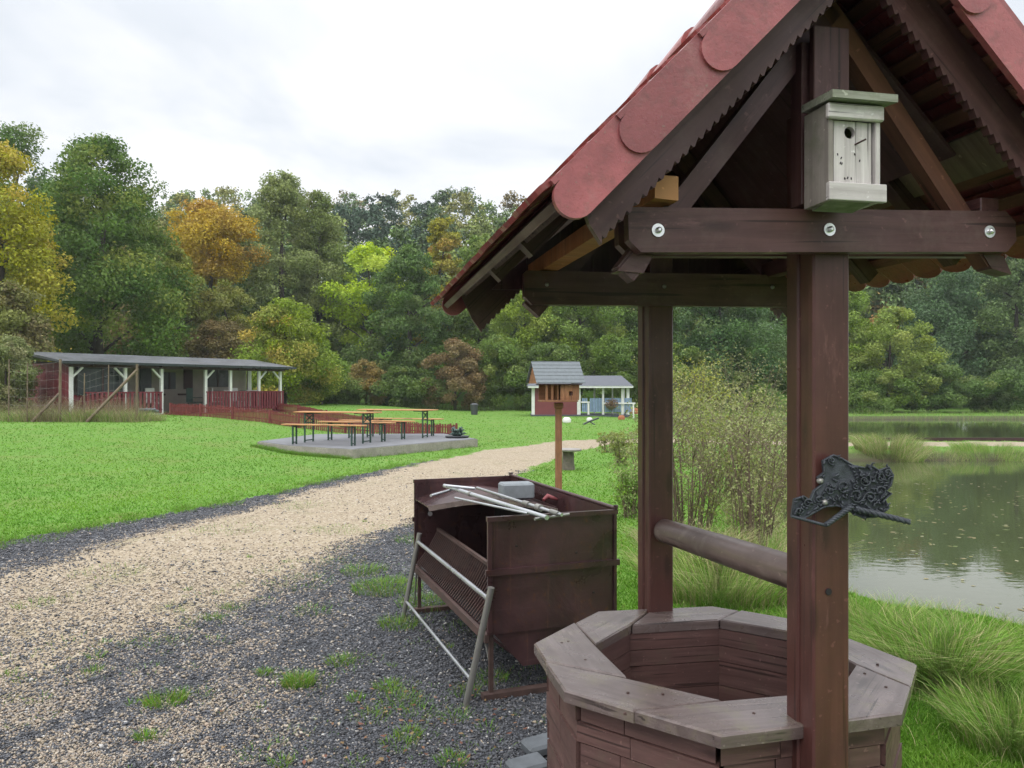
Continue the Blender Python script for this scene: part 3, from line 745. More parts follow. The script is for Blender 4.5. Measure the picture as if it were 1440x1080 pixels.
# verge tiles: long round-ended cheeks, each lapping over the one below
ends_l = [(826-24,300),(918,212),(1030,97)]
def vt(side, sa, sb, v, k):
    wd = .0905; r = wd/2; hh = .018; mb = MB(); pts = []
    a = sb-r
    for i in range(13):
        an = -PI/2+PI*i/12; pts.append(roofp(side, a+r*math.cos(an), v, hh-r+r*math.sin(an)*-1*-1))
    pts += [roofp(side, sa, v, hh), roofp(side, sa, v, hh-wd)]
    lift = -WV*.022*0
    poly = pts; top = WV*.016
    mb.prism(poly, top)
    # return lying on the slope
    mb.prism([roofp(side, sa, v, hh), roofp(side, sb-.03, v, hh), roofp(side, sb-.03, v+.10, hh+.004), roofp(side, sa, v+.10, hh+.004)], roofp(side, 0, 0, .012)-roofp(side, 0, 0, 0))
    return mb.build('verge_tile', MT['verge'], well)
srow = [.0]
def s_of(px, py): p = W(px, py, FL); return (au-(p-WO).dot(WU))/(half/RL)
s_ends = []
for (x, y) in ((803,313),(893,222),(1004,107)):
    p = W(x, y, FL); d = Vector((-(half/RL), -((az-ez)/RL))); q = Vector(((p-WO).dot(WU)-au, p.z-az)); s_ends.append(q.dot(d))
s_ends = sorted(s_ends, reverse=True)+[sorted(s_ends)[0]-.245, sorted(s_ends)[0]-.49]
for side in (-1, 1):
    for k, se in enumerate(s_ends):
        sa = max(.0, se-.30)
        if se-sa < .12: continue
        vt(side, sa, se, FL-.007*k-(.0), k)
    for k, se in enumerate(s_ends):
        sa = max(.0, se-.30)
        if se-sa < .12: continue
        vt(side, sa, se, RV+.004+.003*k, k)
# windlass log
la = W(930, 745, 1.047+.03); lb = W(1150, 822, .10); lb = Vector((lb.x, lb.y, la.z+.045))
mb = MB(); pts = [la.lerp(lb, t) for t in (0,.25,.42,.45,.7,1)]
mb.tube(pts, [.044,.046,.046,.0475,.047,.047], 22); mb.build('windlass_log', MT['log'], well)

# ================================================================== NEST BOX
nb0 = W(1204, 290, -.075); nest = thing('nest_box', 'weathered grey wooden nest box with a round hole hanging in the well gable', 'nest box', tuple(nb0))
NF = -.165
a = W(1165, 260, NF); b = W(1238, 260, NF); uL = (a-WO).dot(WU); uR = (b-WO).dot(WU); z0 = W(1200, 283, NF).z; z1 = W(1200, 146, NF).z
nd = .095; um = (uL+uR)/2; wd = uR-uL; zm = (z0+z1)/2
for su, nm in ((uL+.006, 'side_board'), (uR-.006, 'side_board')):
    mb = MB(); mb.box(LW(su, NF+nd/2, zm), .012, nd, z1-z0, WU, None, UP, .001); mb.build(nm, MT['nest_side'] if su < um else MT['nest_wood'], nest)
mb = MB(); mb.box(LW(um, NF+nd-.005, zm), wd-.026, .010, z1-z0-.002, WU, None, UP, .001); mb.build('back_board', MT['nest_side'], nest)
mb = MB(); mb.prism([LW(uL+.013, NF+.004, z0+.004), LW(uR-.013, NF+.004, z0+.004), LW(uR-.013, NF+nd-.012, z0-.006), LW(uL+.013, NF+nd-.012, z0-.006)], UP*.01); mb.build('floor_board', MT['nest_roof'], nest)
# front with a real hole
zf0 = W(1200, 262, NF).z; zf1 = W(1200, 170, NF).z; hc = W(1194, 187, NF+.008); hu = (hc-WO).dot(WU); hr = .0135
mb = MB(); fl_, fr_ = uL+.017, uR-.019
ring = [(hu+hr*math.cos(2*PI*k/24), hc.z+hr*math.sin(2*PI*k/24)) for k in range(24)]
outr = []
for k in range(24):
    an = 2*PI*k/24; c_, s_ = math.cos(an), math.sin(an)
    tx = ((fr_ if c_ > 0 else fl_)-hu)/c_ if abs(c_) > 1e-6 else 1e9; tz = ((zf1 if s_ > 0 else zf0)-hc.z)/s_ if abs(s_) > 1e-6 else 1e9
    t = min(tx, tz); outr.append((hu+c_*t, hc.z+s_*t))
for cx_, cz_ in ((fl_,zf0),(fr_,zf0),(fl_,zf1),(fr_,zf1)):
    j = min(range(24), key=lambda k: (outr[k][0]-cx_)**2+(outr[k][1]-cz_)**2); outr[j] = (cx_, cz_)
v1, v2 = NF+.006, NF+.018
vs = [LW(u, v, z) for v in (v1, v2) for L_ in (ring, outr) for (u, z) in L_]
fs = []
for k in range(24):
    m = (k+1)%24; fs += [(k, 24+k, 24+m, m), (48+k, 48+m, 72+m, 72+k), (k, m, 48+m, 48+k), (24+k, 72+k, 72+m, 24+m)]
mb.add(vs, fs, [((v-WO).dot(UP), (v-WO).dot(WU), (v-WO).dot(WV)) for v in vs]); front = mb.build('front_board', MT['nest_wood'], nest)
mb = MB(); p = W(1203, 203, NF+.004); mb.tube([p+WV*.004, p-WV*.02+WU*.012+UP*.006], .0022, 8); mb.build('perch_nail', MT['rust'], front)
for (x, y) in ((1178,217),(1183,222),(1184,230),(1202,217),(1209,226),(1188,251),(1192,250),(1197,251),(1182,229)):
    p = W(x, y, NF+.0055); mb = MB(); mb.box(p, .0022, .0012, .005, (WU+UP*random.uniform(-.6,.6)).normalized(), None, UP); mb.build('peck_mark', MT['soot'], front)
mb = MB(); p = W(1201, 270, NF-.008); mb.box(LW(um+.002, NF-.004, p.z), wd+.014, .014, .040, WU, None, UP, .0015); mb.build('lower_batten', MT['nest_wood'], nest)
mb = MB(); p = W(1201, 157, NF-.008); mb.box(LW(um-.001, NF-.003, p.z), wd+.010, .014, .034, WU, None, UP, .003); mb.build('upper_batten', MT['nest_wood'], nest)
mb = MB(); rz = W(1200, 136, NF-.02).z
q = [LW(uL-.010, NF-.03, rz-.008), LW(uR+.022, NF-.03, rz-.008), LW(uR+.016, NF+nd+.004, rz+.002), LW(uL-.004, NF+nd+.004, rz+.002)]
mb.prism(q, UP*.017, gaxis=WU); mb.build('roof_board', MT['nest_roof'], nest)

# ================================================================== IRON ORNAMENT
IO = W(1150, 700, -.014); orn = thing('iron_ornament', 'black cast iron ornament of scrolls and twisted rods fixed to the front well post', 'ornament', tuple(IO))
def op(x, y, h=0.0): # outline point; swings away from the post towards the right
    v = -.014-.05*max(0, (x-1150)/130)-h
    return W(x, y, v)
body = [(1118,702),(1130,698),(1140,704),(1146,690),(1158,680),(1150,672),(1160,664),(1158,648),(1172,640),(1184,645),(1200,655),(1216,658),(1226,655),(1236,662),(1250,657),(1256,668),(1253,682),(1246,690),(1254,694),(1244,702),(1250,714),(1236,726),(1214,728),(1200,722),(1190,714),(1176,711),(1160,712),(1146,720),(1132,728),(1114,727)]
mb = MB(); mb.prism([op(x, y) for x, y in body], WV*.010); mb.build('cast_plate', MT['iron'], orn)
rr = random.Random(4)
mb = MB()
def inside(x, y):
    c = False; n = len(body)
    for i in range(n):
        x0, y0 = body[i]; x1, y1 = body[(i+1)%n]
        if (y0 > y) != (y1 > y) and x < (x1-x0)*(y-y0)/(y1-y0)+x0: c = not c
    return c
def curl(cx, cy, r, turns, st, k=1, rad=.0022, h=.004):
    pts = []
    for i in range(int(10*turns)+1):
        t = i/(10*turns); a = st+k*2*PI*turns*t; q = r*(1-t*.85); pts.append(op(cx+q*math.cos(a), cy+q*math.sin(a), h+.003*t))
    mb.tube(pts, rad, 6)
for (x, y, r, tn, st, k) in ((1205,697,11,1.6,0,1),(1152,703,8,1.4,2,-1),(1187,684,10,1.3,1,1),(1136,708,7,1.3,0,-1),(1224,700,9,1.5,3,1),(1168,690,7,1.2,4,-1),(1238,690,8,1.3,1,-1),(1216,676,10,1.4,5,1),(1238,672,9,1.4,2,1),(1170,648,6,1.4,1,1),(1124,718,6,1.2,0,1),(1248,664,6,1.2,2,-1)):
    curl(x, y, r, tn, st, k)
n = 0
while n < 170:
    x, y = rr.uniform(1114,1258), rr.uniform(642,728)
    if not inside(x, y): continue
    if 1162 < x < 1196 and 648 < y < 676 and rr.random() < .8: continue
    n += 1; a = rr.uniform(0, 2*PI); L_ = rr.uniform(2.5, 5); b_ = a+rr.uniform(.6, 1.5)
    p0 = op(x, y, .002); p1 = op(x+L_*math.cos(a), y+L_*math.sin(a), rr.uniform(.003,.010)); p2 = op(x+L_*math.cos(a)+L_*.8*math.cos(b_), y+L_*math.sin(a)+L_*.8*math.sin(b_), .003)
    mb.tube([p0, p1, p2], [.0022,.0028,.0010], 6)
for q_ in ((1152,676),(1158,706)):
    c_ = op(*q_, .0); m3 = MB(); m3.tube([c_, c_-WV*.008, c_-WV*.011], [.0075,.0075,.003], 10); m3.build('screw', MT['steel_dull'], orn)
# raised border
bp = [op(x, y, .002) for x, y in body]; mb.tube(bp+[bp[0]], .0028, 6)
mb.build('scrollwork', MT['iron'], orn)
def rope(p0, p1, rad, name):
    m2 = MB(); a = op(*p0, .01); b = op(*p1, .012); d = (b-a).normalized(); x = d.cross(UP).normalized(); y = d.cross(x); N = 60
    for ph in (0, 2*PI/3, 4*PI/3):
        pts = []
        for i in range(N+1):
            t = i/N; an = ph+t*2*PI*3.2; q = rad*.55*(1-.25*t); pts.append(a+(b-a)*t+x*math.cos(an)*q+y*math.sin(an)*q)
        m2.tube(pts, rad*.62, 7)
    return m2.build(name, MT['iron'], orn)
rope((1198,712), (1162,738), .0068, 'twisted_rod'); rope((1204,716), (1279,734), .0072, 'twisted_rod')
mb = MB(); mb.tube([op(1113,726,.004), op(1162,739,.008)], .004, 8); mb.build('bar', MT['iron'], orn)

# ================================================================== GRILL
GN = Vector((-.127, 3.92, 0)); e1 = Vector((-.341, .94, 0)).normalized(); e2 = Vector((.94, .341, 0)).normalized()
GL, GW, GT = 1.68, .735, .94
def gl(a, b, z): return GN+e1*a+e2*b+UP*z
grill = thing('barbecue_grill', 'large dark red steel barbecue box with an open front and slanted rod rack', 'grill', tuple(gl(GL/2, GW/2, 0)))
def plate(poly, dv, name, mat='grill', parent=None):
    mb = MB(); mb.prism(poly, dv); return mb.build(name, MT[mat], parent or grill)
def endpanel(a, dirn):
    pts = [(0,GT),(0,.335),(.02,.33),(.22,.16),(.50,.16),(GW-.015,.33),(GW,.335),(GW,GT)]
    # upper flat panel with a swaged lower hopper
    mb = MB(); mb.prism([gl(a, b, z) for b, z in ((0,GT),(0,.335),(GW,.335),(GW,GT))], e1*.004*dirn)
    mb.prism([gl(a+.012*dirn, b, z) for b, z in ((.03,.345),(.20,.15),(.54,.15),(GW-.03,.345))], e1*.004*dirn)
    p = mb.build('end_panel', MT['grill'], grill)
    m2 = MB(); t = .022
    m2.bar(gl(a-.006*dirn, -.004, GT-.012), gl(a-.006*dirn, GW+.004, GT-.012), .026, .024)
    m2.box(gl(a-.004*dirn, .012, (GT+.335)/2), .024, .020, GT-.335-.03, e2, None, UP, .002)
    m2.box(gl(a-.003*dirn, GW-.008, (GT+.335)/2), .018, .018, GT-.335-.03, e2, None, UP, .002)
    m2.bar(gl(a-.010*dirn, -.012, .655), gl(a-.010*dirn, GW+.014, .655), .024, .030)
    m2.build('angle_iron', MT['grill'], p); return p
endpanel(0, 1); endpanel(GL, -1)
for (b, z) in ((.16,.78),(.5,.72),(.60,.50)): m = MB(); m.tube([gl(-.0, b, z), gl(-.004, b, z)], .006, 8); m.build('rivet', MT['soot'], grill)
plate([gl(0.01, GW-.003, GT-.002), gl(GL-.01, GW-.003, GT-.002), gl(GL-.01, GW-.003, .335), gl(.01, GW-.003, .335)], -e2*.004, 'back_panel')
mb = MB(); mb.tube([gl(0, GW, GT+.004), gl(GL, GW, GT+.004)], .012, 8); mb.tube([gl(0, GW, GT+.004), gl(.0, GW, GT+.022)], .013, 10); mb.tube([gl(GL, GW, GT), gl(GL, GW, GT+.022)], .013, 10); mb.build('top_rail', MT['grill'], grill)
# curved smoke hood over the far half
mb = MB(); N = 14; prof = []
for k in range(N+1):
    t = k/N; prof.append((1.27-.62*t, .004+.66*t, .80+.085*math.sin(PI*min(1, t*.8+.02))))
vs = [gl(a0, b, z) for a0, b, z in prof]+[gl(GL-.012, b, z) for a0, b, z in prof]; vs += [v-UP*.008 for v in vs]; n = N+1; fs = []
for k in range(N): fs += [(k, n+k, n+k+1, k+1), (2*n+k, 2*n+k+1, 3*n+k+1, 3*n+k)]
fs += [(0, 2*n, 3*n, n), (N, n+N, 3*n+N, 2*n+N)]
fs += [(k, k+1, 2*n+k+1, 2*n+k) for k in range(N)]+[(n+k, 3*n+k, 3*n+k+1, n+k+1) for k in range(N)]
mb.add(vs, fs); mb.build('smoke_hood', MT['grill'], grill)
mb = MB()
for k in range(N): mb.bar(gl(prof[k][0]-.008, prof[k][1], prof[k][2]-.012), gl(prof[k+1][0]-.008, prof[k+1][1]+.002, prof[k+1][2]-.012), .008, .034)
mb.build('hood_lip', MT['well_rim'], grill)
mb = MB(); mb.prism([gl(.66, .665, .70), gl(GL-.012, .665, .70), gl(GL-.012, .665, .86), gl(.66, .665, .86)], e2*.004); mb.build('hood_back', MT['grill'], grill)
plate([gl(.012, .56, .335), gl(GL-.012, .56, .335), gl(GL-.012, .62, .83), gl(.012, .62, .83)], e2*.006, 'inner_wall', 'soot')
mb = MB(); mb.prism([gl(.02, b, z) for b, z in ((.0,.33),(.20,.165),(.52,.165),(GW-.02,.33),(GW-.03,.33),(.52,.175),(.205,.175),(.015,.335))], e1*(GL-.04)); mb.build('hopper', MT['grill'], grill)
# rack of rods leaning out of the opening
rk = MB(); NRd = 44
for k in range(NRd):
    a = .03+(GL-.06)*k/(NRd-1); rk.tube([gl(a, .17, .575), gl(a, .10, .45), gl(a, .015, .345)], .0042, 6, cap=False)
rack = rk.build('rod_rack', MT['rust'], grill)
m = MB(); m.bar(gl(.02,.17,.58), gl(GL-.02,.17,.58), .022, .020); m.bar(gl(0,.0,.315), gl(GL,.0,.315), .022, .042); m.build('rack_rail', MT['rust'], rack)
m = MB(); p = gl(GL-.06, .10, .70); m.tube([p, p-e1*.012], .016, 12); m.build('knob', MT['zinc'], grill)
# ash tray and feet
m = MB(); m.prism([gl(.03,.03,.30), gl(GL-.03,.03,.30), gl(GL-.03,.22,.20), gl(.03,.22,.20)], UP*.006); m.build('ash_tray', MT['soot'], grill)
for a in (.03, GL-.03):
    for b in (.03, GW-.06):
        m = MB(); m.bar(gl(a, b, .005), gl(a, b, .34), .022, .022, e1); m.build('leg', MT['rust'], grill)
for b in (.09, .60):
    pass
for a in (.02, GL-.05):
    m = MB(); m.bar(gl(a, -.02, .016), gl(a, GW+.05, .016), .05, .032); m.build('skid', MT['rust'], grill)
# trestle of steel tube
tres = thing('tube_trestle', 'leaning silver steel tube trestle in front of the open grill', 'trestle', tuple((gp(655,993)+gp(567,865))/2))
n0 = gp(655, 993); n1 = at(691, 826, 3.80); f0 = gp(567, 868); f1 = at(590, 750, 5.30)
for a, b in ((n0, n1), (f0, f1)):
    m = MB(); m.tube([a, b], .0165, 14); m.build('leg', MT['steel_dull'], tres)
def lerp_y(a, b, py):        # point of a leg at photo height py
    best = min((a.lerp(b, t/200) for t in range(201)), key=lambda p: abs(HY-(p.z-CAMZ)*F/p.y-py)); return best
m = MB(); m.tube([lerp_y(n0, n1, 843), lerp_y(f0, f1, 762)], .0125, 12); m.build('upper_rail', MT['steel'], tres)
m = MB(); m.tube([lerp_y(n0, n1, 957), lerp_y(f0, f1, 846)], .0095, 12); m.build('lower_rail', MT['steel'], tres)
for k, (a, b) in enumerate(((gp(683,988)+Vector((.05,.12,0)), at(683,905,4.02)), (gp(583,850), at(586,800,5.45)))):
    m = MB(); m.tube([a, b], .006, 8); m.build('stay', MT['steel_dull'], tres)
# loose tubes on top of the grill
def rod(p0, p1, z0, z1, rad, label, mat='steel', collars=(), name='steel_tube'):
    a = gp(*p0, z0); b = gp(*p1, z1); m = MB(); m.tube([a, b], rad, 12); d = (b-a).normalized()
    t = tag(m.build(name, MT[mat]), label, 'metal tube', 'steel tubes lying on the grill')
    for f, ln, r in collars:
        c = a.lerp(b, f); m = MB(); m.tube([c, c+d*ln], r, 12); m.build('collar', MT['steel_dull'], t)
    return t
rod((625,683), (769,728), .975, .965, .0125, 'thickest silver tube lying diagonally across the grill top', collars=((.30,.02,.016),))
rod((671,686), (790,724), .962, .982, .0085, 'thin silver tube with dark sleeves at its near end, beside the grey block', collars=((.62,.07,.015),(.76,.05,.018),(.9,.09,.013)))
rod((606,697), (634,689), .96, .96, .0085, 'short tube end sticking out at the far left of the grill top')
rod((628,683), (668,687), .995, .99, .0085, 'short bright tube lying across the far ends of the others')
rod((640,700), (742,722), .945, .962, .0065, 'thinnest silver rod lying under the thick tube')
rod((752,730), (800,723), .955, .955, .007, 'short tube lying along the near edge of the grill top', 'steel_dull')
bk = gp(726, 703, .875); m = MB(); ca = Vector((.97,.24,0)); m.box(bk+UP*.052+Vector((0,.07,0)), .215, .14, .105, ca, None, UP, .012)
tag(m.build('grey_block', MT['grey_block']), 'grey block resting on top of the dark red grill', 'block')
p = gp(764, 703, .885); m = MB(); m.tube([p, p+Vector((.03,.03,.02)), p+Vector((.06,.01,.012)), p+Vector((.09,.02,.0))], [.010,.018,.014,.008], 7)
tag(m.build('rag', MT['play_red']), 'small reddish rag lying behind the grey block on the grill', 'rag')
# flat stones beside the well
for (x, y, sx, lab) in ((762,1048,.10,'dark grey flat stone leaning on the foot of the well'),(742,1078,.10,'paler flat stone at the bottom left foot of the well')):
    p = gp(x, y, .03); m = MB(); m.box(p, .16, .12, .05, Vector((.9,.4,.05)), None, UP, .012); tag(m.build('flat_stone', MT['stone']), lab, 'stone')

# ================================================================== BIRD FEEDER, STUMP TABLE, BIN
fd = 7.6
def fp_(x, y, d=fd): return at(x, y, d)
feeder = thing('bird_feeder', 'wooden bird feeder house with grey shingle roof on a brown post', 'bird feeder', ((787-HX)/F*fd, fd, 0))
cx = feeder.location.x; th = .10; fu_ = Vector((math.cos(th), math.sin(th), 0)); fv_ = Vector((-math.sin(th)-.22, math.cos(th), 0)).normalized()
def fl(u, v, z): return Vector((cx, fd, 0))+fu_*u+fv_*v+UP*z
m = MB(); m.box(fl(0,.03,.72), .062, .062, 1.44, fu_, None, UP, .006); m.build('post', MT['feeder_wood'], feeder)
m = MB(); m.box(fl(0,.03,1.42), .085, .085, .06, fu_, None, UP, .01); m.build('bracket', MT['feeder_wood'], feeder)
zf = CAMZ+(HY-563)/F*fd; m = MB(); m.box(fl(-.01,.03,zf-.005), .36, .30, .016, fu_, None, UP, .002); m.build('floor_board', MT['feeder_wood'], feeder)
zt_ = CAMZ+(HY-541)/F*fd
m = MB(); hu_ = .085; wz0, wz1 = zf+.004, zt_
for (a0, a1, b0, b1) in ((-.02,hu_-.018,wz0,wz1),(hu_+.018,.168,wz0,wz1),(hu_-.018,hu_+.018,wz0,wz0+.045),(hu_-.018,hu_+.018,wz0+.085,wz1)):
    m.box(fl((a0+a1)/2,-.07,(b0+b1)/2), a1-a0, .012, b1-b0, fu_, None, UP)
m.box(fl(.16,.03,(wz0+wz1)/2), .012, .19, wz1-wz0, fu_, None, UP); m.box(fl(-.02,.03,(wz0+wz1)/2), .012, .185, wz1-wz0, fu_, None, UP); m.box(fl(0,.13,(wz0+wz1)/2), .33, .012, wz1-wz0, fu_, None, UP)
m.build('house_box', MT['feeder_wood'], feeder)
m = MB()
for u in (-.155, -.10): m.box(fl(u,-.07,(wz0+wz1)/2), .022, .022, wz1-wz0, fu_, None, UP)
m.build('corner_post', MT['feeder_wood'], feeder)
ry = CAMZ+(HY-511)/F*fd; ru0, ru1 = -.275, .21; ev = .155
m = MB()
for sg in (-1, 1):
    for r in range(6):
        f0_, f1_ = r/6-.02, (r+1)/6+.01
        q = [fl(ru0+.0, sg*ev*f0_+.03, ry-(ry-zt_)*f0_+.012-.004*0), fl(ru1, sg*ev*f0_+.03, ry-(ry-zt_)*f0_+.012), fl(ru1, sg*ev*f1_+.03, ry-(ry-zt_)*f1_+.018), fl(ru0, sg*ev*f1_+.03, ry-(ry-zt_)*f1_+.018)]
        m.prism(q, UP*.006)
m.build('roof', MT['slate'], feeder)
for u in (ru0+.02,ru1-.03): m = MB(); m.prism([fl(u,-ev*.9+.03,zt_+.012), fl(u,ev*.9+.03,zt_+.012), fl(u,.03,ry-.0)], fu_*.012); m.build('gable_board', MT['feeder_wood'], feeder)
m = MB(); m.box(fl(.0,.03,zt_+.004), .42, .28, .010, fu_, None, UP); m.build('ceiling_board', MT['cabin_brown'], feeder)
# stump table
sp_ = at(799, 660, 14.9); st = thing('stump_table', 'round grey table top on a tree stump beside the path', 'table', (sp_.x, sp_.y, 0))
m = MB(); m.tube([(sp_.x,sp_.y,-.03),(sp_.x,sp_.y,.15),(sp_.x,sp_.y,.37)], [.14,.115,.11], 14); m.build('stump', MT['stump'], st)
m = MB(); m.tube([(sp_.x,sp_.y,.37),(sp_.x,sp_.y,.385),(sp_.x,sp_.y,.41)], [.24,.26,.255], 24); m.build('table_top', MT['stump_top'], st)
# bin at the lawn's far edge
bx, by = (667-HX)/F*45, 45; bz = hz(bx, by); b_ = thing('litter_bin', 'dark litter bin standing at the far edge of the lawn', 'bin', (bx, by, bz))
m = MB(); m.tube([(bx,by,bz),(bx,by,bz+.55)], [.19,.22], 16); m.build('bin_body', MT['bin'], b_)
m = MB(); m.tube([(bx,by,bz+.55),(bx,by,bz+.60),(bx,by,bz+.68)], [.24,.24,.12], 16); m.build('lid', MT['bin'], b_)

# ================================================================== TERRACE AND BEER TABLES
SZ = .23
m = MB(); m.prism([Vector((x, y, -.1)) for x, y in SLAB], UP*(SZ+.1-.012)); sl = tag(m.build('terrace_slab', MT['slab_side']), kind='structure')
m = MB(); cc = sum((Vector((x, y, 0)) for x, y in SLAB), Vector())/len(SLAB); m.prism([cc+(Vector((x,y,0))-cc)*.985+UP*(SZ-.012) for x, y in SLAB], UP*.012); tag(m.build('terrace_paving', MT['concrete']), kind='structure')
def beerset(kind, length, wd, hgt):
    root = thing('beer_'+kind, None, kind); m = MB()
    m.box((0,0,hgt-.013), length, wd, .026, (1,0,0), None, UP, .004); m.build(kind+'_top', MT['bench_wood'], root)
    for sx in (-1, 1):
        for sy in (-1, 1):
            m = MB(); x = sx*(length/2-.30); m.box((x, sy*(wd/2-.05), (hgt-.03)/2), .032, .032, hgt-.03, (1,0,0), None, UP); m.build('leg', MT['bench_steel'], root)
        m = MB(); x = sx*(length/2-.30)
        m.bar((x,-(wd/2-.07),.05), (x,wd/2-.07,.05), .025, .025); m.build('foot_bar', MT['bench_steel'], root); m = MB(); m.bar((x,-(wd/2-.05),hgt-.05), (x,wd/2-.05,hgt-.05), .03, .03)
        if kind == 'table':
            m.bar((x+.0,-(wd/2-.07),hgt-.26), (x,wd/2-.07,hgt-.08), .02, .02); m.bar((x+.022,(wd/2-.07),hgt-.26), (x+.022,-(wd/2-.07),hgt-.08), .02, .02); m.bar((x,-(wd/2-.05),hgt-.28), (x,wd/2-.05,hgt-.28), .03, .03)
        m.bar((x,0,hgt-.06), (x-sx*.34,0,hgt-.045), .018, .018)
        m.build('cross_brace', MT['bench_steel'], root)
    return root
def copy_tree(o, parent=None):
    c = o.copy(); COL.objects.link(c); c.parent = parent
    if parent: c.matrix_parent_inverse = o.matrix_parent_inverse
    for ch in list(o.children): copy_tree(ch, c)
    return c
def place(protos, kind, a, b, label, group):
    a = Vector(a); b = Vector(b); p = protos.pop(0) if len(protos) > 1 else None
    o = protos[0] if not used.get(kind) else copy_tree(protos[0]); used[kind] = 1
    o.location = ((a.x+b.x)/2, (a.y+b.y)/2, SZ); o.rotation_euler = (0, 0, math.atan2(b.y-a.y, b.x-a.x)); tag(o, label, kind, group); return o
used = {}
bt = beerset('table', 2.2, .5, .77); bb = beerset('bench', 2.2, .25, .49)
GT_ = 'orange topped beer tables on the terrace'; GB = 'orange topped beer benches on the terrace'
place([bt], 'table', (-5.39,19.45), (-3.31,18.85), 'nearer beer table, left of the two on the grey terrace', GT_)
place([bt], 'table', (-4.2,21.4), (-2.12,20.95), 'farther beer table, right of the two on the grey terrace', GT_)
place([bb], 'bench', (-5.55,18.68), (-3.45,18.0), 'nearest beer bench at the front edge of the terrace', GB)
place([bb], 'bench', (-5.05,20.2), (-2.98,19.4), 'beer bench behind the nearer table, between both tables', GB)
place([bb], 'bench', (-4.7,21.0), (-2.58,20.25), 'beer bench directly in front of the farther table', GB)
place([bb], 'bench', (-4.1,22.35), (-1.96,21.75), 'rearmost beer bench behind the farther table', GB)
# small plant pot at the slab's corner
px_, py_ = -1.5, 21.0; pot = thing('plant_bowl', 'dark bowl of leaves at the right corner of the terrace', 'plant pot', (px_, py_, SZ))
m = MB(); m.tube([(px_,py_,SZ),(px_,py_,SZ+.05)], [.30,.34], 18); m.build('bowl', MT['bin'], pot)
m = MB()
for k in range(34):
    a = random.uniform(0, 2*PI); q = random.uniform(.05,.22); b = Vector((px_+q*math.cos(a), py_+q*math.sin(a), SZ+random.uniform(.10,.30))); m.tube([(px_+q*.3*math.cos(a),py_+q*.3*math.sin(a),SZ+.04), b, b+Vector((math.cos(a)*.07,math.sin(a)*.07,-.03))], [.006,.03,.004], 5)
m.build('leaves', MT['plastic_green'], pot)

# ================================================================== TREES
def leafcloud(cl, n, size, r, flat=.55):
    """cl: clumps (m,5) x y z radius key -> leaves as bent quads"""
    m = len(cl); wts = cl[:,3]**2; idx = r.choice(m, n, p=wts/wts.sum()); c = cl[idx]
    d = r.normal(0, 1, (n,3)); d /= np.linalg.norm(d, axis=1)[:,None]; q = r.random(n)**.45*np.where(r.random(n) < .10, r.uniform(1, 1.45, n), 1)
    P = c[:,:3]+d*(q*c[:,3])[:,None]*np.array([1,1,.72])
    nr = d*flat+r.normal(0, .6, (n,3))+np.array([0,0,.35]); nr /= np.linalg.norm(nr, axis=1)[:,None]
    t = np.cross(nr, r.normal(0, 1, (n,3))); t /= np.linalg.norm(t, axis=1)[:,None]; b = np.cross(nr, t)
    s = size*r.uniform(.6, 1.35, n)[:,None]; w = s*r.uniform(.45, .8, n)[:,None]
    V = np.stack([P-t*s*.5, P+b*w*.5+nr*s*.08, P+t*s*.55-nr*s*.12, P-b*w*.5+nr*s*.08], 1).reshape(-1, 3)
    Fc = np.arange(n*4).reshape(-1, 4)
    rnd = np.repeat(np.clip(r.normal(.5, .2, n), 0, 1), 4); key = np.repeat(c[:,4], 4)
    return V, Fc, rnd, key
def clumps(rx, ry, z0, z1, n, cr, r, prof='round', lean=0):
    out = []
    while len(out) < n:
        t = r.random(); a = r.uniform(0, 2*PI); q = r.random()**.38
        if prof == 'round': f = math.sqrt(max(0, 1-(2*t-1)**2))*.95+.05
        elif prof == 'dome': f = math.sqrt(max(0, 1-max(0,(t-.25)/.75)**2))*(.75+.25*min(1, t/.25))
        elif prof == 'cone': f = (1-t)**.75*.95+.06
        elif prof == 'tall': f = min(1, t/.15)**.5*(1-max(0, t-.3)/.7)**.55*.93+.07
        else: f = 1
        f *= 1+.22*math.sin(3*a+t*5+lean)+.10*math.sin(7*a-t*9)
        k = cr*r.uniform(.6, 1.4)*(.55+.45*f)
        out.append((rx*f*q*math.cos(a), ry*f*q*math.sin(a), z0+(z1-z0)*t, k, np.clip(r.normal(.4,.28),0,1)))
    return np.array(out)
LB = np.array([2.75, 2.6, 1.7])
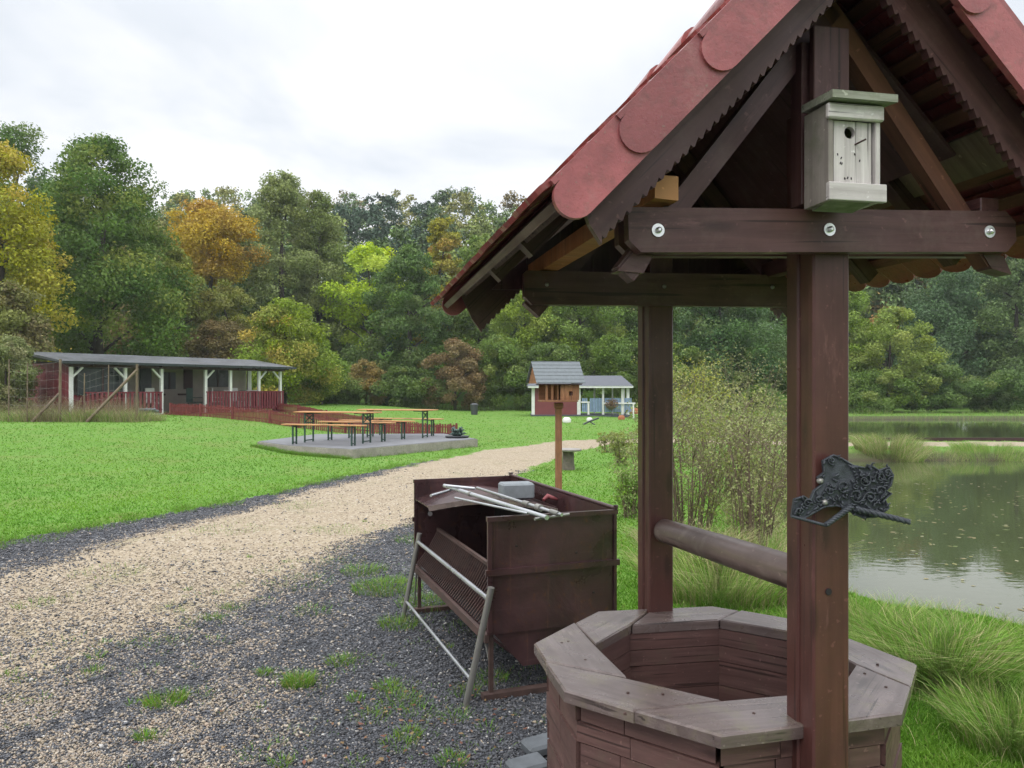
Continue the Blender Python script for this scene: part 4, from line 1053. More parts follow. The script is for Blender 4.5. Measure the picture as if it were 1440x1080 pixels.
def tree(name, label, X, Y, wdt, h, col, tint=(.2,.2,.05), prof='dome', n=9000, size=.26, z0f=.08, seed=0, group=None, ncl=None, cr=None, cat='tree', trunk=True, dens=1.0, depth=None, zb=None):
    r = np.random.default_rng(seed+100); z = hz(X, Y) if zb is None else zb
    root = thing(name, label, cat, (X, Y, z), 0, group)
    ncl = ncl or int(50+h*6); cr = cr or wdt*.105
    cl = clumps(wdt/2*.88, (depth or wdt)/2*.88, h*z0f+cr*.5, h-cr*.45, ncl, cr, r, prof, seed)
    V, Fc, rnd, key = leafcloud(cl, int(n*2.4), size*.60, r)
    V = V+np.array([X, Y, z]); 
    tn = np.tile(np.array(tint)*LB, (len(V),1))
    cn = npmesh('crown', V, Fc, MT['leaf'], root, {'rnd': rnd, 'cl': key, 'tint': tn}); cn.color = (*[min(.8, c*l) for c, l in zip(col, LB)], 1)
    if trunk:
        m = MB(); R = max(.05, h*.018); pts = [(X, Y, z-.2)]; 
        for k in range(1, 6): pts.append((X+r.normal(0,.02*h*k/5), Y+r.normal(0,.02*h*k/5), z+h*.85*k/5))
        m.tube(pts, [R*1.25, R, R*.8, R*.6, R*.4, R*.15], 8)
        for k in range(9):
            t = r.uniform(.15, .75); a = r.uniform(0, 2*PI); b = Vector(pts[0]).lerp(Vector(pts[5]), t); L_ = wdt*.4*(1-t*.5)
            e = b+Vector((math.cos(a)*L_, math.sin(a)*L_, L_*.7)); m.tube([b, b.lerp(e,.5)+UP*.05*L_, e], [R*.45*(1-t*.6), R*.25, R*.06], 5)
        m.build('trunk', MT['bark'], root)
    return root
def T(name, label, px, d, pw, ptop, col, **kw):
    X = (px-HX)/F*d; z = hz(X, d); h = CAMZ+(HY-ptop)/F*d-z; w_ = pw/F*d
    return tree(name, label, X, d, w_, h, col, **kw)
DG=(.030,.062,.018); MG=(.050,.085,.026); OG=(.085,.115,.035); YG=(.16,.22,.03); BG_=(.045,.075,.045); YE=(.33,.25,.04); OR=(.30,.17,.035); BR=(.10,.062,.038)
T('yellow_maple', 'yellow and orange maple at the far left edge beside the red cabin', -8, 38, 190, 192, (.13,.14,.022), tint=(.25,.17,.03), n=15000, size=.27, seed=1, cr=1.0, ncl=120, z0f=.12)
T('oak_tree', 'big dark green oak towering behind the left end of the cabin', 138, 46, 235, 188, (.034,.068,.020), tint=(.12,.14,.03), n=30000, size=.30, seed=2, cr=1.15, ncl=200, z0f=.04)
T('oak_tree', 'dark green tree at the top left corner of the wood, behind the yellow maple', 20, 52, 150, 168, (.034,.066,.024), tint=(.07,.1,.03), n=15000, size=.33, seed=3, cr=1.2, ncl=110)
T('copper_tree', 'round copper orange tree standing out above the cabin roof', 300, 58, 125, 281, (.175,.135,.026), tint=(.19,.10,.026), prof='round', n=15000, size=.30, seed=4, cr=.95, ncl=120, z0f=.55)
T('birch_tree', 'olive green slender tree between the oak and the copper tree', 246, 52, 90, 345, (.090,.112,.034), tint=(.16,.16,.05), prof='dome', n=9000, size=.28, seed=5, cr=.7, ncl=80)
T('birch_tree', 'olive green tree standing just below the crown of the copper tree', 318, 54, 120, 392, (.080,.095,.034), tint=(.13,.12,.04), prof='dome', n=10000, size=.28, seed=24, cr=.75, ncl=80)
T('willow_tree', 'tall grey green tree with a spiky top left of the yellow green tree', 398, 63, 150, 238, (.085,.11,.060), tint=(.14,.16,.08), prof='tall', n=20000, size=.33, seed=6, cr=.95, ncl=170, z0f=.03)
T('willow_tree', 'grey green leafy tree right behind the copper tree', 448, 66, 110, 265, (.066,.092,.040), tint=(.12,.13,.05), prof='tall', n=14000, size=.33, seed=7, cr=.95, ncl=120)
T('lime_tree', 'bright yellow green tree in the middle of the wood', 522, 63, 120, 338, (.155,.215,.028), tint=(.22,.26,.04), prof='dome', n=9000, size=.34, seed=8, cr=.9, ncl=80, z0f=.3)
T('dark_pine', 'deep green conical tree behind the beer tables', 575, 58, 140, 345, (.040,.075,.030), tint=(.07,.09,.035), prof='dome', n=18000, size=.30, seed=9, cr=.8, ncl=150, z0f=.02)
T('autumn_tree', 'tree with an orange yellow top right of the middle of the wood', 622, 66, 95, 300, (.12,.125,.028), tint=(.21,.12,.03), prof='tall', n=10000, size=.34, seed=10, cr=.8, ncl=80)
T('alder_tree', 'mid green tree left of the well roof corner', 672, 64, 95, 318, (.058,.095,.032), tint=(.12,.14,.04), prof='tall', n=12000, size=.33, seed=11, cr=.85, ncl=100)
T('alder_tree', 'yellowish green tree under the left corner of the well roof', 735, 60, 120, 372, (.085,.125,.028), tint=(.14,.17,.04), n=12000, size=.30, seed=12, cr=.85, ncl=100)
T('alder_tree', 'green tree directly behind the little playhouse', 815, 60, 140, 352, (.060,.100,.030), tint=(.12,.15,.04), n=14000, size=.30, seed=13, cr=.95, ncl=110)
T('alder_tree', 'green tree seen beside the rear well post', 905, 62, 130, 340, (.048,.085,.028), tint=(.1,.13,.04), n=13000, size=.30, seed=14, cr=.95, ncl=110)
T('dark_pine', 'dark green tree framed between the two well posts', 1015, 56, 170, 350, (.032,.066,.034), tint=(.06,.09,.04), prof='tall', n=20000, size=.30, seed=15, cr=1.05, ncl=150, z0f=.02)
T('alder_tree', 'dark green tree just left of the front well post', 1120, 60, 130, 330, (.040,.075,.032), tint=(.08,.11,.04), prof='tall', n=14000, size=.30, seed=16, cr=1.0, ncl=110)
T('alder_tree', 'light olive green tree at the pond edge right of the front well post', 1252, 54, 135, 428, (.085,.120,.040), tint=(.14,.16,.05), prof='dome', n=13000, size=.26, seed=17, cr=.72, ncl=100, z0f=.03)
T('alder_tree', 'yellowish green tree partly hidden by the front well post across the pond', 1190, 56, 90, 400, (.075,.120,.030), tint=(.13,.16,.04), prof='dome', n=9000, size=.27, seed=18, cr=.7, ncl=80, z0f=.03)
T('willow_tree', 'tall blue green tree across the pond at the right', 1335, 62, 170, 345, (.034,.064,.042), tint=(.05,.08,.05), prof='tall', n=22000, size=.32, seed=19, cr=1.05, ncl=170, z0f=.03)
T('willow_tree', 'tall grey green tree at the right edge across the pond', 1432, 60, 150, 338, (.048,.078,.042), tint=(.08,.10,.05), prof='tall', n=19000, size=.32, seed=20, cr=1.0, ncl=150, z0f=.03)
T('willow_tree', 'tall tree just outside the right edge across the pond', 1530, 60, 140, 350, (.040,.07,.038), tint=(.08,.10,.05), prof='tall', n=9000, size=.40, seed=21, cr=1.0, ncl=100, z0f=.03)
T('alder_tree', 'reddish brown tree far behind the olive tree across the pond', 1247, 66, 42, 428, (.15,.085,.05), tint=(.14,.1,.05), prof='round', n=3000, size=.32, seed=22, cr=.5, ncl=30, z0f=.55)
T('dark_pine', 'dark conifer behind the trees across the pond', 1262, 74, 130, 352, (.030,.055,.040), tint=(.05,.07,.05), prof='tall', n=12000, size=.36, seed=23, cr=1.0, ncl=100)
# bushes in front of the wood
T('hazel_bush', 'large light green bush with orange tinted top right of the cabin', 400, 47, 135, 418, (.085,.125,.028), tint=(.24,.17,.05), prof='dome', n=17000, size=.24, seed=31, cr=.75, ncl=120, z0f=0, cat='bush')
T('hazel_bush', 'green rounded bush at the right end of the cabin', 452, 50, 80, 478, (.060,.100,.028), tint=(.12,.14,.04), prof='dome', n=8000, size=.24, seed=32, cr=.6, ncl=60, z0f=0, cat='bush')
T('red_bush', 'brownish bush showing just above the middle of the cabin roof', 305, 50, 110, 448, (.070,.062,.036), tint=(.11,.065,.038), prof='dome', n=9000, size=.24, seed=33, cr=.7, ncl=70, cat='bush')
T('red_bush', 'purplish brown bush behind the right half of the beer tables', 640, 53, 85, 475, (.085,.066,.048), tint=(.12,.09,.06), prof='dome', n=8000, size=.24, seed=34, cr=.55, ncl=60, z0f=0, cat='bush')
T('red_bush', 'small brownish bush behind the left half of the beer tables', 515, 54, 70, 505, (.10,.085,.045), tint=(.16,.11,.06), prof='dome', n=6000, size=.22, seed=35, cr=.45, ncl=50, z0f=0, cat='bush')
for k, (px, pw, pt, c, lab) in enumerate(((480,95,520,(.05,.08,.03),'low green bush at the left end of the hedge behind the beer tables'),(572,110,515,(.042,.07,.03),'low dark green bush at the foot of the conical tree'),
    (700,120,470,(.055,.09,.03),'green bush left of the playhouse'),(775,110,480,(.045,.075,.03),'dark green bush right behind the playhouse roof'),(865,120,470,(.05,.085,.028),'green bush behind the veranda of the playhouse'),
    (955,120,480,(.055,.09,.03),'green bush right of the rear well post on the far side'),(1065,130,485,(.045,.08,.03),'dark green bush far behind the dry shrubs between the well posts'),
    (1215,120,520,(.045,.080,.026),'low green bush at the far pond bank beside the front post'),(1320,130,512,(.036,.068,.026),'low dark green bush on the far pond bank, second from the right'),(1415,120,518,(.038,.07,.03),'low dark bush on the far pond bank at the right edge'),
    (10,110,395,(.075,.07,.045),'dim brownish green bush at the left edge below the maple'))):
    T('hedge_bush', lab, px, (53.5, 54, 55, 54, 55, 54, 54, 52.5, 53, 53, 35)[k], pw, pt, c, tint=(.1,.12,.04), prof='dome', n=9000, size=.24, seed=50+k, cr=.6, ncl=70, z0f=0, cat='bush', trunk=False)
T('willow_bush', 'greyish green bush at the left end of the red cabin', 8, 27.5, 92, 468, (.085,.105,.065), tint=(.13,.12,.09), prof='dome', n=11000, size=.12, seed=70, cr=.30, ncl=90, z0f=0, cat='bush')
# wooded hillside behind: one mass
def wood():
    r = np.random.default_rng(77); VV = []; FF = []; RN = []; KY = []; TT = []; off = 0
    pal = np.array([(.040,.066,.036),(.052,.082,.036),(.062,.092,.040),(.034,.055,.036),(.075,.098,.040),(.080,.085,.040),(.047,.075,.04)])
    spots = []
    for row, (d, n) in enumerate(((70,36),(80,38),(92,42),(104,50),(118,60))):
        for k in range(n):
            px = -260+k*(2000/n)+r.uniform(-22,22); spots.append((px, d+r.uniform(-4,4), row))
    for (px, d, row) in spots:
        X = (px-HX)/F*d; z = hz(X, d); top = np.interp(px, [-300,0,200,340,480,560,640,760,900,1130,1190,1440,1800], [215,235,262,268,262,266,264,270,280,300,350,350,345])+r.uniform(-6,9)
        zt = CAMZ+(HY-top)/F*d; h = min(zt-z, r.uniform(11,15)) if px < 1130 else zt-z
        if row == 4: h = max(h, min(zt-z, 17))
        if h < 4: continue
        w_ = r.uniform(6.5,10); pf = ['dome','tall','dome','round'][r.integers(0,4)]
        cl = clumps(w_/2, w_/2, h*.15, h*.96, 46, w_*.13, r, pf, px)
        V, Fc, rn, ky = leafcloud(cl, 3600, .38, r); c = LB*pal[r.integers(0,len(pal))]*r.uniform(.9,1.25)
        if 470 < px < 610 and row in (1,2,3): c = 2.1*np.array((.034,.056,.036))
        if r.random() < .05: c = 1.5*np.array((.13,.10,.035))
        VV.append(V+np.array([X,d,z])); FF.append(Fc+off); off += len(V); RN.append(rn); KY.append(ky*.4); TT.append(np.tile(c/.05, (len(V),1)))
    o = npmesh('hillside_wood', np.concatenate(VV), np.concatenate(FF), MT['wood_leaf'], None, {'rnd': np.concatenate(RN), 'cl': np.concatenate(KY), 'tint': np.concatenate(TT)*.05})
    tag(o, 'dense mixed wood covering the hillside behind the lawn and ponds', 'wood', kind='stuff')
def woodleaf():
    t = NT('wood_leaf'); c = t.attr('tint').outputs['Color']; r = t.attr('rnd').outputs['Fac']
    hs = t.add('ShaderNodeHueSaturation'); t.l.new(c, hs.inputs['Color']); t.put(hs.inputs['Value'], t.rng(r, 0, 1, .5, 1.6)); t.col(hs.outputs[0]); t.rough(.7); t.b.inputs['Specular IOR Level'].default_value = .2; return t.m
MT['wood_leaf'] = woodleaf(); wood()

# ================================================================== CABIN
Lc = Vector((-16.1, 28, 0)); Rc = Vector((-10.85, 36.4, 0)); ce = (Rc-Lc).normalized(); cn = Vector((-ce.y, ce.x, 0)); CL = (Rc-Lc).length
def cp(s, n_, z): return Lc+ce*s+cn*n_+UP*z
def s_px(px, n_=0):
    k = (px-HX)/F; o = Lc+cn*n_; return (k*o.y-o.x)/(ce.x-k*ce.y)
FZ, EZ = .53, 2.50
cabin = thing('red_cabin', 'long low dark red cabin with white veranda posts and a flat grey roof', 'cabin', tuple(cp(CL/2, 2, 0)))
def cb(name, c0, c1, mat, parent=None, bev=0):      # box between (s,n,z) corners
    c = [(a+b)/2 for a, b in zip(c0, c1)]; m = MB(); m.box(cp(*c), abs(c1[0]-c0[0]), abs(c1[1]-c0[1]), abs(c1[2]-c0[2]), ce, None, UP, bev); return m.build(name, MT[mat], parent or cabin)
cb('deck', (0,-.05,-.1), (CL+.1,4.0,FZ), 'cabin_red')
cb('end_wall', (.0,.05,FZ), (.08,4.0,EZ+.02), 'cabin_red')
cb('back_wall', (0.08,2.6,FZ), (s_px(350,2.4),2.7,EZ+.1), 'cabin_wall')
cb('back_wall', (0.08,3.9,-.1), (s_px(345,3.9),4.0,EZ+.1), 'cabin_red')
for (a, b, z0, z1, mt) in ((108,178,.78,1.83,'cabin_dark'),(196,212,.0,2.0,'cabin_dark'),(228,246,1.0,1.75,'cabin_dark'),(258,270,1.0,1.9,'cabin_brown'),(290,320,1.1,1.95,'cabin_dark')):
    n_ = 2.6 if a > 150 else .35
    f = cb('window', (s_px(a,n_),n_-.06,FZ+z0), (s_px(b,n_),n_-.005,FZ+z1), mt)
    if a in (108,228,290): cb('frame', (s_px((a+b)/2,n_)-.03,n_-.09,FZ+z0), (s_px((a+b)/2,n_)+.03,n_-.062,FZ+z1), 'cabin_brown', f)
cb('front_wall', (.09,.352,FZ), (s_px(178,.35),.40,FZ+.80), 'cabin_red')
for (a, b) in ((205,232),(250,262)):
    cb('wall_board', (s_px(a,2.6),2.55,FZ+.72), (s_px(b,2.6),2.597,FZ+.80), 'cabin_brown')
cb('front_beam', (-.05,-.02,EZ-.14), (CL+.1,.12,EZ), 'cabin_brown')
sp = [s_px(x) for x in (101,177,228,290,325,365,395)]
for k, s_ in enumerate(sp):
    n_ = 0; wq = .115
    cb('veranda_post', (s_-wq/2,0,FZ), (s_+wq/2,.10,EZ-.142), 'white_paint')
for s_ in (s_px(350,2.3),): cb('veranda_post', (s_-.05,2.3,FZ), (s_+.05,2.4,EZ), 'white_paint')
for k, sd_ in ((0,1),(1,-1),(2,-1),(3,1),(5,1),(6,-1)):
    m = MB(); m.bar(cp(sp[k],.05,EZ-.55), cp(sp[k]+sd_*.42,.05,EZ-.145), .07, .07); m.build('corner_brace', MT['white_paint'], cabin)
# roof: shallow double pitch
m = MB(); ov = .45
pr_ = [(-.35,EZ-.02),(2.7,EZ+.40),(4.35,EZ+.20),(4.35,EZ+.28),(2.7,EZ+.48),(-.35,EZ+.06)]
m.prism([cp(-ov, a, b) for a, b in pr_], ce*(CL+ov+.5)); m.build('roof', MT['roof_felt'], cabin)
for k in range(12):
    s_ = -.2+k*(CL+.3)/11; m = MB(); m.bar(cp(s_,-.28,EZ-.055), cp(s_,2.6,EZ+.33), .06, .07); m.build('roof_rafter', MT['cabin_brown'], cabin)
m = MB(); m.bar(cp(-ov-.0,-.365,EZ+.015), cp(CL+.5,-.365,EZ+.015), .02, .10); m.build('fascia', MT['cabin_dark'], cabin)
# railings of upright boards
def railing(a, b, h, gap, name='railing', n0=-.03):
    m = MB(); n = int((b-a)/gap)
    for k in range(n):
        s_ = a+(k+.5)*(b-a)/n; m.box(cp(s_, n0, FZ+.06+h/2-.04), gap*.62, .02, h-.04, ce, None, UP)
    m.bar(cp(a,n0+.03,FZ+h), cp(b,n0+.03,FZ+h), .07, .05); m.bar(cp(a,n0+.03,FZ+.18), cp(b,n0+.03,FZ+.18), .04, .06); m.build(name, MT['cabin_red'], cabin)
railing(s_px(120), s_px(228), .88, .17); railing(sp[3], CL+.03, .88, .15)
m = MB(); n = 12
for k in range(n): m.box(cp(CL+.02, .15+k*.18, FZ+.46), .02, .11, .82, ce, None, UP)
m.bar(cp(CL+.02,0,FZ+.88), cp(CL+.02,2.3,FZ+.88), .05, .06); m.build('railing', MT['cabin_red'], cabin)
cb('veranda_post', (CL-.05,2.3,FZ), (CL+.05,2.4,EZ), 'white_paint')
# seats and tables on the veranda
def chair(s_, n_, rz, mat, label, tbl=False):
    p = cp(s_, n_, FZ); t = thing('garden_chair', label, 'chair', tuple(p)); ca, sa = math.cos(rz), math.sin(rz)
    ux = Vector((ca, sa, 0)); uy = Vector((-sa, ca, 0))
    m = MB(); m.box(p+UP*.43, .5, .48, .04, ux, None, UP, .01); m.build('seat', MT[mat], t)
    m = MB(); m.box(p+uy*.25+UP*.74, .48, .04, .62, ux, None, UP, .01); m.build('backrest', MT[mat], t)
    for a in (-.21,.21):
        for b in (-.2,.2): m = MB(); m.bar(p+ux*a+uy*b, p+ux*a*.9+uy*b*.9+UP*.42, .04, .04); m.build('leg', MT[mat], t)
        m = MB(); m.bar(p+ux*a*1.2-uy*.2+UP*.63, p+ux*a*1.2+uy*.22+UP*.63, .05, .03); m.bar(p+ux*a*1.2-uy*.18+UP*.42, p+ux*a*1.2-uy*.18+UP*.63, .035, .035); m.build('armrest', MT[mat], t)
chair(s_px(274,.9), .9, math.atan2(ce.y,ce.x)+.4, 'plastic_green', 'grey green plastic armchair in the gap of the cabin railing')
chair(s_px(305,.9), .9, 2.2, 'white_paint', 'left white chair behind the right cabin railing')
chair(s_px(335,.9), .9, 1.2, 'white_paint', 'right white chair behind the right cabin railing')
chair(s_px(217,.9), .9, 1.2, 'white_paint', 'white chair behind the left cabin railing')
for px, lab in ((318,'left white table on the cabin veranda'),(349,'right white table on the cabin veranda')):
    p = cp(s_px(px,1.3), 1.3, FZ); t = thing('garden_table', lab, 'table', tuple(p)); m = MB(); m.box(p+UP*.93, .75, .7, .04, ce, None, UP, .01); m.build('table_top', MT['white_paint'], t)
    for a in (-.3,.3):
        for b in (-.3,.3): m = MB(); m.bar(p+ce*a+cn*b, p+ce*a+cn*b+UP*.9, .05, .05); m.build('leg', MT['white_paint'], t)

# low red picket fences
def picket(pts, h, gap, label, name='picket_fence', mat='fence_red', sink=0.0, wide=.05):
    P = [Vector((x, y, 0)) for x, y in pts]; t = thing(name, label, 'fence', (P[0].x, P[0].y, hz(P[0].x, P[0].y)))
    rail = MB(); total = sum((P[i+1]-P[i]).length for i in range(len(P)-1)); n = int(total/gap); k = 0
    for i in range(len(P)-1):
        a, b = P[i], P[i+1]; L_ = (b-a).length; m_ = max(2, int(L_/gap)); d = (b-a).normalized()
        for j in range(m_):
            p = a+(b-a)*(j/m_); z = hz(p.x, p.y); hh = h*random.uniform(.93,1.05)
            k += 1; rail.box((p.x, p.y, z+hh/2), wide, .02, hh, d+UP*random.uniform(-.03,.03), None, UP)
        for f in (.3, .78): rail.bar((a.x,a.y,hz(a.x,a.y)+h*f), (b.x,b.y,hz(b.x,b.y)+h*f), .025, .035)
    rail.build('pickets', MT[mat], t)
    for i, p in enumerate(P):
        m = MB(); z = hz(p.x,p.y); m.box((p.x,p.y-.03,z+h*.53), .06, .06, h*1.06, (1,0,0), None, UP); m.build('fence_post', MT[mat], t)
    return t
def G3(px, py, z): return gp(px, py, z).xy
near = [(-13.6,30.6),(-12.0,29.6),(-10.4,28.6),(-8.6,27.3),(-7.2,26.0),(-5.4,25.0),(-3.6,24.4),(-1.75,24.2)]
picket(near, .46, .085, 'nearer low red picket fence running from the cabin to the beer tables', wide=.045)
far_ = [(-11.4,36.6),(-9.6,34.5),(-7.6,31.5),(-5.6,28.6),(-3.6,26.2),(-1.75,24.35)]
picket(far_, .42, .11, 'farther low red picket fence from the right cabin corner to the beer tables', wide=.05)

# wire fence with leaning poles on the left
wf = thing('wire_fence', 'old wire mesh fence with wooden posts in front of the cabin', 'fence', (-16, 25.6, .4))
ws = [(12,25.0),(38,25.0),(84,25.2),(118,25.3),(152,25.4),(192,25.6)]; tops = [505,510,505,525,513,512]
wp_ = []
for (px, d), tp in zip(ws, tops):
    X = (px-HX)/F*d; z = hz(X, d); zt = CAMZ+(HY-tp)/F*d; m = MB(); r_ = .048 if px in (84,192) else .022
    m.tube([(X, d, z-.1), (X+.02, d, zt)], [r_, r_*.85], 8); m.build('post', MT['old_wood'], wf); wp_.append((X, d, z, zt-.1))
m = MB()
for a, b in zip(wp_[:-1], wp_[1:]):
    for k in range(8):
        f = k/7; m.tube([(a[0],a[1],a[2]+(a[3]-a[2])*f), (b[0],b[1],b[2]+(b[3]-b[2])*f)], .002, 3, cap=False)
    nv = int((b[0]-a[0])/.16)
    for k in range(1, nv):
        f = k/nv; m.tube([(a[0]+(b[0]-a[0])*f, a[1]+(b[1]-a[1])*f, a[2]), (a[0]+(b[0]-a[0])*f, a[1]+(b[1]-a[1])*f, a[3]+(b[3]-a[3])*f)], .0018, 3, cap=False)
m.build('wire_mesh', MT['steel_dull'], wf)
for (a, b, lab) in (((122,571),(192,521),'long brace pole leaning on the right end post of the wire fence'),((45,571),(84,553),'short pale pole leaning against the wire fence near its left end')):
    p0 = at(*a, 24.9); p0.z = hz(p0.x, p0.y); p1 = at(*b, 25.4); m = MB(); m.tube([p0, p1], [.05,.045], 8); tag(m.build('leaning_pole', MT['old_wood']), lab, 'pole')
p = at(212, 590, 27); m = MB()
for k in range(5): m.box((p.x+random.uniform(-.4,.4), p.y+random.uniform(-.2,.2), hz(p.x,p.y)+.08+.06*k), .55, .3, .10, (1,random.uniform(-.5,.5),0), None, UP, .03)
for o_ in (m.build('rubble_pile', MT['stone']),): tag(o_, 'low heap of grey rubble at the right end of the wire fence', 'rubble')

# ================================================================== PLAYHOUSE
pd_ = 43.0; play = thing('playhouse', 'small red playhouse with a white trimmed open veranda', 'playhouse', ((815-HX)/F*pd_, pd_, 0))
def pp_(px, py, dd=0): q = at(px, py, pd_+dd); return q
def pbox(name, x0, x1, y0, y1, d0, d1, mat, parent=None):
    X0, X1 = (x0-HX)/F*pd_, (x1-HX)/F*pd_; Z0, Z1 = CAMZ+(HY-y1)/F*pd_, CAMZ+(HY-y0)/F*pd_
    m = MB(); m.box(((X0+X1)/2, pd_+(d0+d1)/2, (Z0+Z1)/2), X1-X0, d1-d0, Z1-Z0, (1,0,0), None, UP); return m.build(name, MT[mat], parent or play)
pbox('floor', 747, 887, 583, 586.5, -.1, 2.6, 'slate_dark')
pbox('wall', 750, 811, 545, 583, 0, .05, 'play_red'); pbox('wall', 749, 751, 545, 583, .06, 2.4, 'play_red'); pbox('wall', 811, 813, 545, 583, .06, 2.4, 'play_red'); pbox('wall', 749, 813, 545, 583, 2.41, 2.46, 'play_red')
pbox('corner_board', 747.5, 752, 545, 583, -.05, -.001, 'white_paint'); pbox('corner_board', 811.5, 816.5, 546, 583, -.05, -.001, 'white_paint')
for x0, x1, d in ((846.5,849.5,-.05),(873.5,877,-.05),(881,885,-.05),(841,843.5,2.3),(868,870,2.3),(884,887,2.3)):
    pbox('veranda_post', x0, x1, 546, 583.5, d, d+.10, 'white_paint')
pbox('fascia', 742, 889, 542.5, 545.5, -.40, -.33, 'white_paint')
m = MB(); Zt, Ze = CAMZ+(HY-529)/F*pd_+.05, CAMZ+(HY-543)/F*pd_+.01; X0, X1 = (741-HX)/F*pd_, (889-HX)/F*pd_
a = [Vector((X0,pd_-.42,Ze)), Vector((X1,pd_-.42,Ze)), Vector((X1,pd_+2.7,Ze)), Vector((X0,pd_+2.7,Ze)), Vector((X0+.45,pd_+1.1,Zt)), Vector((X1-.45,pd_+1.1,Zt))]
m.add(a, [(0,1,5,4),(1,2,5),(2,3,4,5),(3,0,4),(0,3,2,1)]); m.build('roof', MT['slate_dark'], play)
def pfence(x0, x1, name='railing'):
    m = MB(); n = max(2, int((x1-x0)/2.1)); X0, X1 = (x0-HX)/F*pd_, (x1-HX)/F*pd_
    for k in range(n):
        X = X0+(k+.5)*(X1-X0)/n; m.box((X, pd_-.08, .62), (X1-X0)/n*.78, .02, .78, (1,0,0), None, UP)
    return m.build(name, MT['play_blue'], play)
pfence(818, 826); pfence(829, 846); pfence(850, 873); pfence(877.5, 888)
pbox('rail_cap', 817, 829, 564.5, 566.5, -.14, -.10, 'white_paint'); pbox('rail_cap', 849, 893, 566, 568, -.14, -.10, 'white_paint'); pbox('gate_post', 826, 828.5, 566.6, 583, -.12, -.05, 'white_paint')
pbox('rail_post', 887.5, 889.5, 566, 592, -.6, -.5, 'white_paint')
# basket and clutter in front of it
bq = at(859, 573, pd_-.3); m = MB(); m.tube([bq-UP*.12, bq, bq+UP*.08], [.10,.24,.28], 12); hb = tag(m.build('flower_basket', MT['old_wood']), 'brown flower basket hanging on the veranda rail of the playhouse', 'flower basket')
V, Fc, rn, ky = leafcloud(np.array([[bq.x, bq.y, bq.z+.22, .42, .5]]), 260, .10, np.random.default_rng(5)); o_ = npmesh('dry_flowers', V, Fc, MT['leaf'], hb, {'rnd': rn, 'cl': ky, 'tint': np.tile(np.array((.3,.2,.12)), (len(V),1))}); o_.color = (.2,.13,.08,1)
for (x, y, s_, mt, lab) in ((797,592,.17,'white_paint','white round stone on the grass in front of the playhouse'),(829,590,.12,'white_paint','small white object on the grass below the veranda'),(874,588,.15,'terracotta','orange clay pot at the right end of the playhouse'),(892,580,.25,'terracotta','brown planter beside the right corner of the playhouse')):
    g = gp(x, y+2, 0); m = MB(); m.tube([g, g+UP*s_*.8, g+UP*s_*1.4], [s_*1.1, s_*1.2, s_*.7], 10); tag(m.build('garden_pot' if mt == 'terracotta' else 'white_stone', MT[mt]), lab, 'pot' if mt == 'terracotta' else 'stone')
g = gp(820, 597, 0); m = MB(); m.tube([g, g+Vector((.25,.1,.12)), g+Vector((.7,.2,.28))], .04, 6); m.tube([g+Vector((.1,.4,.0)), g+Vector((.3,.2,.12)), g+Vector((.5,-.1,.0))], .03, 6); tag(m.build('garden_toy', MT['bin']), 'small dark metal garden toy on the grass before the veranda', 'toy')

# ================================================================== SHRUBS, REEDS AND TALL GRASS
def shrub(name, label, x, y, rad, h, nst, cols, leafc, seed, tint=(.38,.36,.17), leafn=1500, ls=.03, group=None, cat='shrub'):
    r = np.random.default_rng(seed+500); z = hz(x, y); t = thing(name, label, cat, (x, y, z), 0, group); m = MB(); C = []
    for k in range(nst):
        a = r.uniform(0, 2*PI); q = rad*.4*math.sqrt(r.random()); b = Vector((x+q*math.cos(a), y+q*math.sin(a), z-.02)); le = r.uniform(.5,1.05)*h; sp_ = rad*.8*r.random()
        p1 = b+Vector((math.cos(a)*sp_*.3, math.sin(a)*sp_*.3, le*.5)); p2 = b+Vector((math.cos(a)*sp_, math.sin(a)*sp_, le)); rr_ = .004+.0035*r.random()
        m.tube([b, p1, p2], [rr_*1.3, rr_, rr_*.4], 4, cap=False); C.append((*p2, h*.16, r.random())); C.append((*p1.lerp(p2,.5), h*.15, r.random()))
        for j in range(5):
            f = r.uniform(.3,.95); c0 = p1.lerp(p2, f) if f > .5 else b.lerp(p1, f*1.5); an = r.uniform(0,2*PI); ll = h*r.uniform(.1,.25); c1 = c0+Vector((math.cos(an)*ll, math.sin(an)*ll, ll*r.uniform(.3,1.2)))
            m.tube([c0, c1], [rr_*.6, rr_*.25], 3, cap=False); C.append((*c1, h*.11, r.random()))
        C.append((b.x+r.normal(0,rad*.4), b.y+r.normal(0,rad*.4), b.z+h*r.uniform(.03,.3), h*.12, r.random()))
    m.build('stems', MT['old_wood'], t)
    V, Fc, rn, ky = leafcloud(np.array(C), int(leafn*.7), ls, r, .2); o = npmesh('leaves', V, Fc, MT['leaf'], t, {'rnd': rn, 'cl': ky, 'tint': np.tile(np.array(tint), (len(V),1))}); o.color = (leafc[0]*1.6, leafc[1]*1.7, leafc[2]*1.3, 1)
    return t
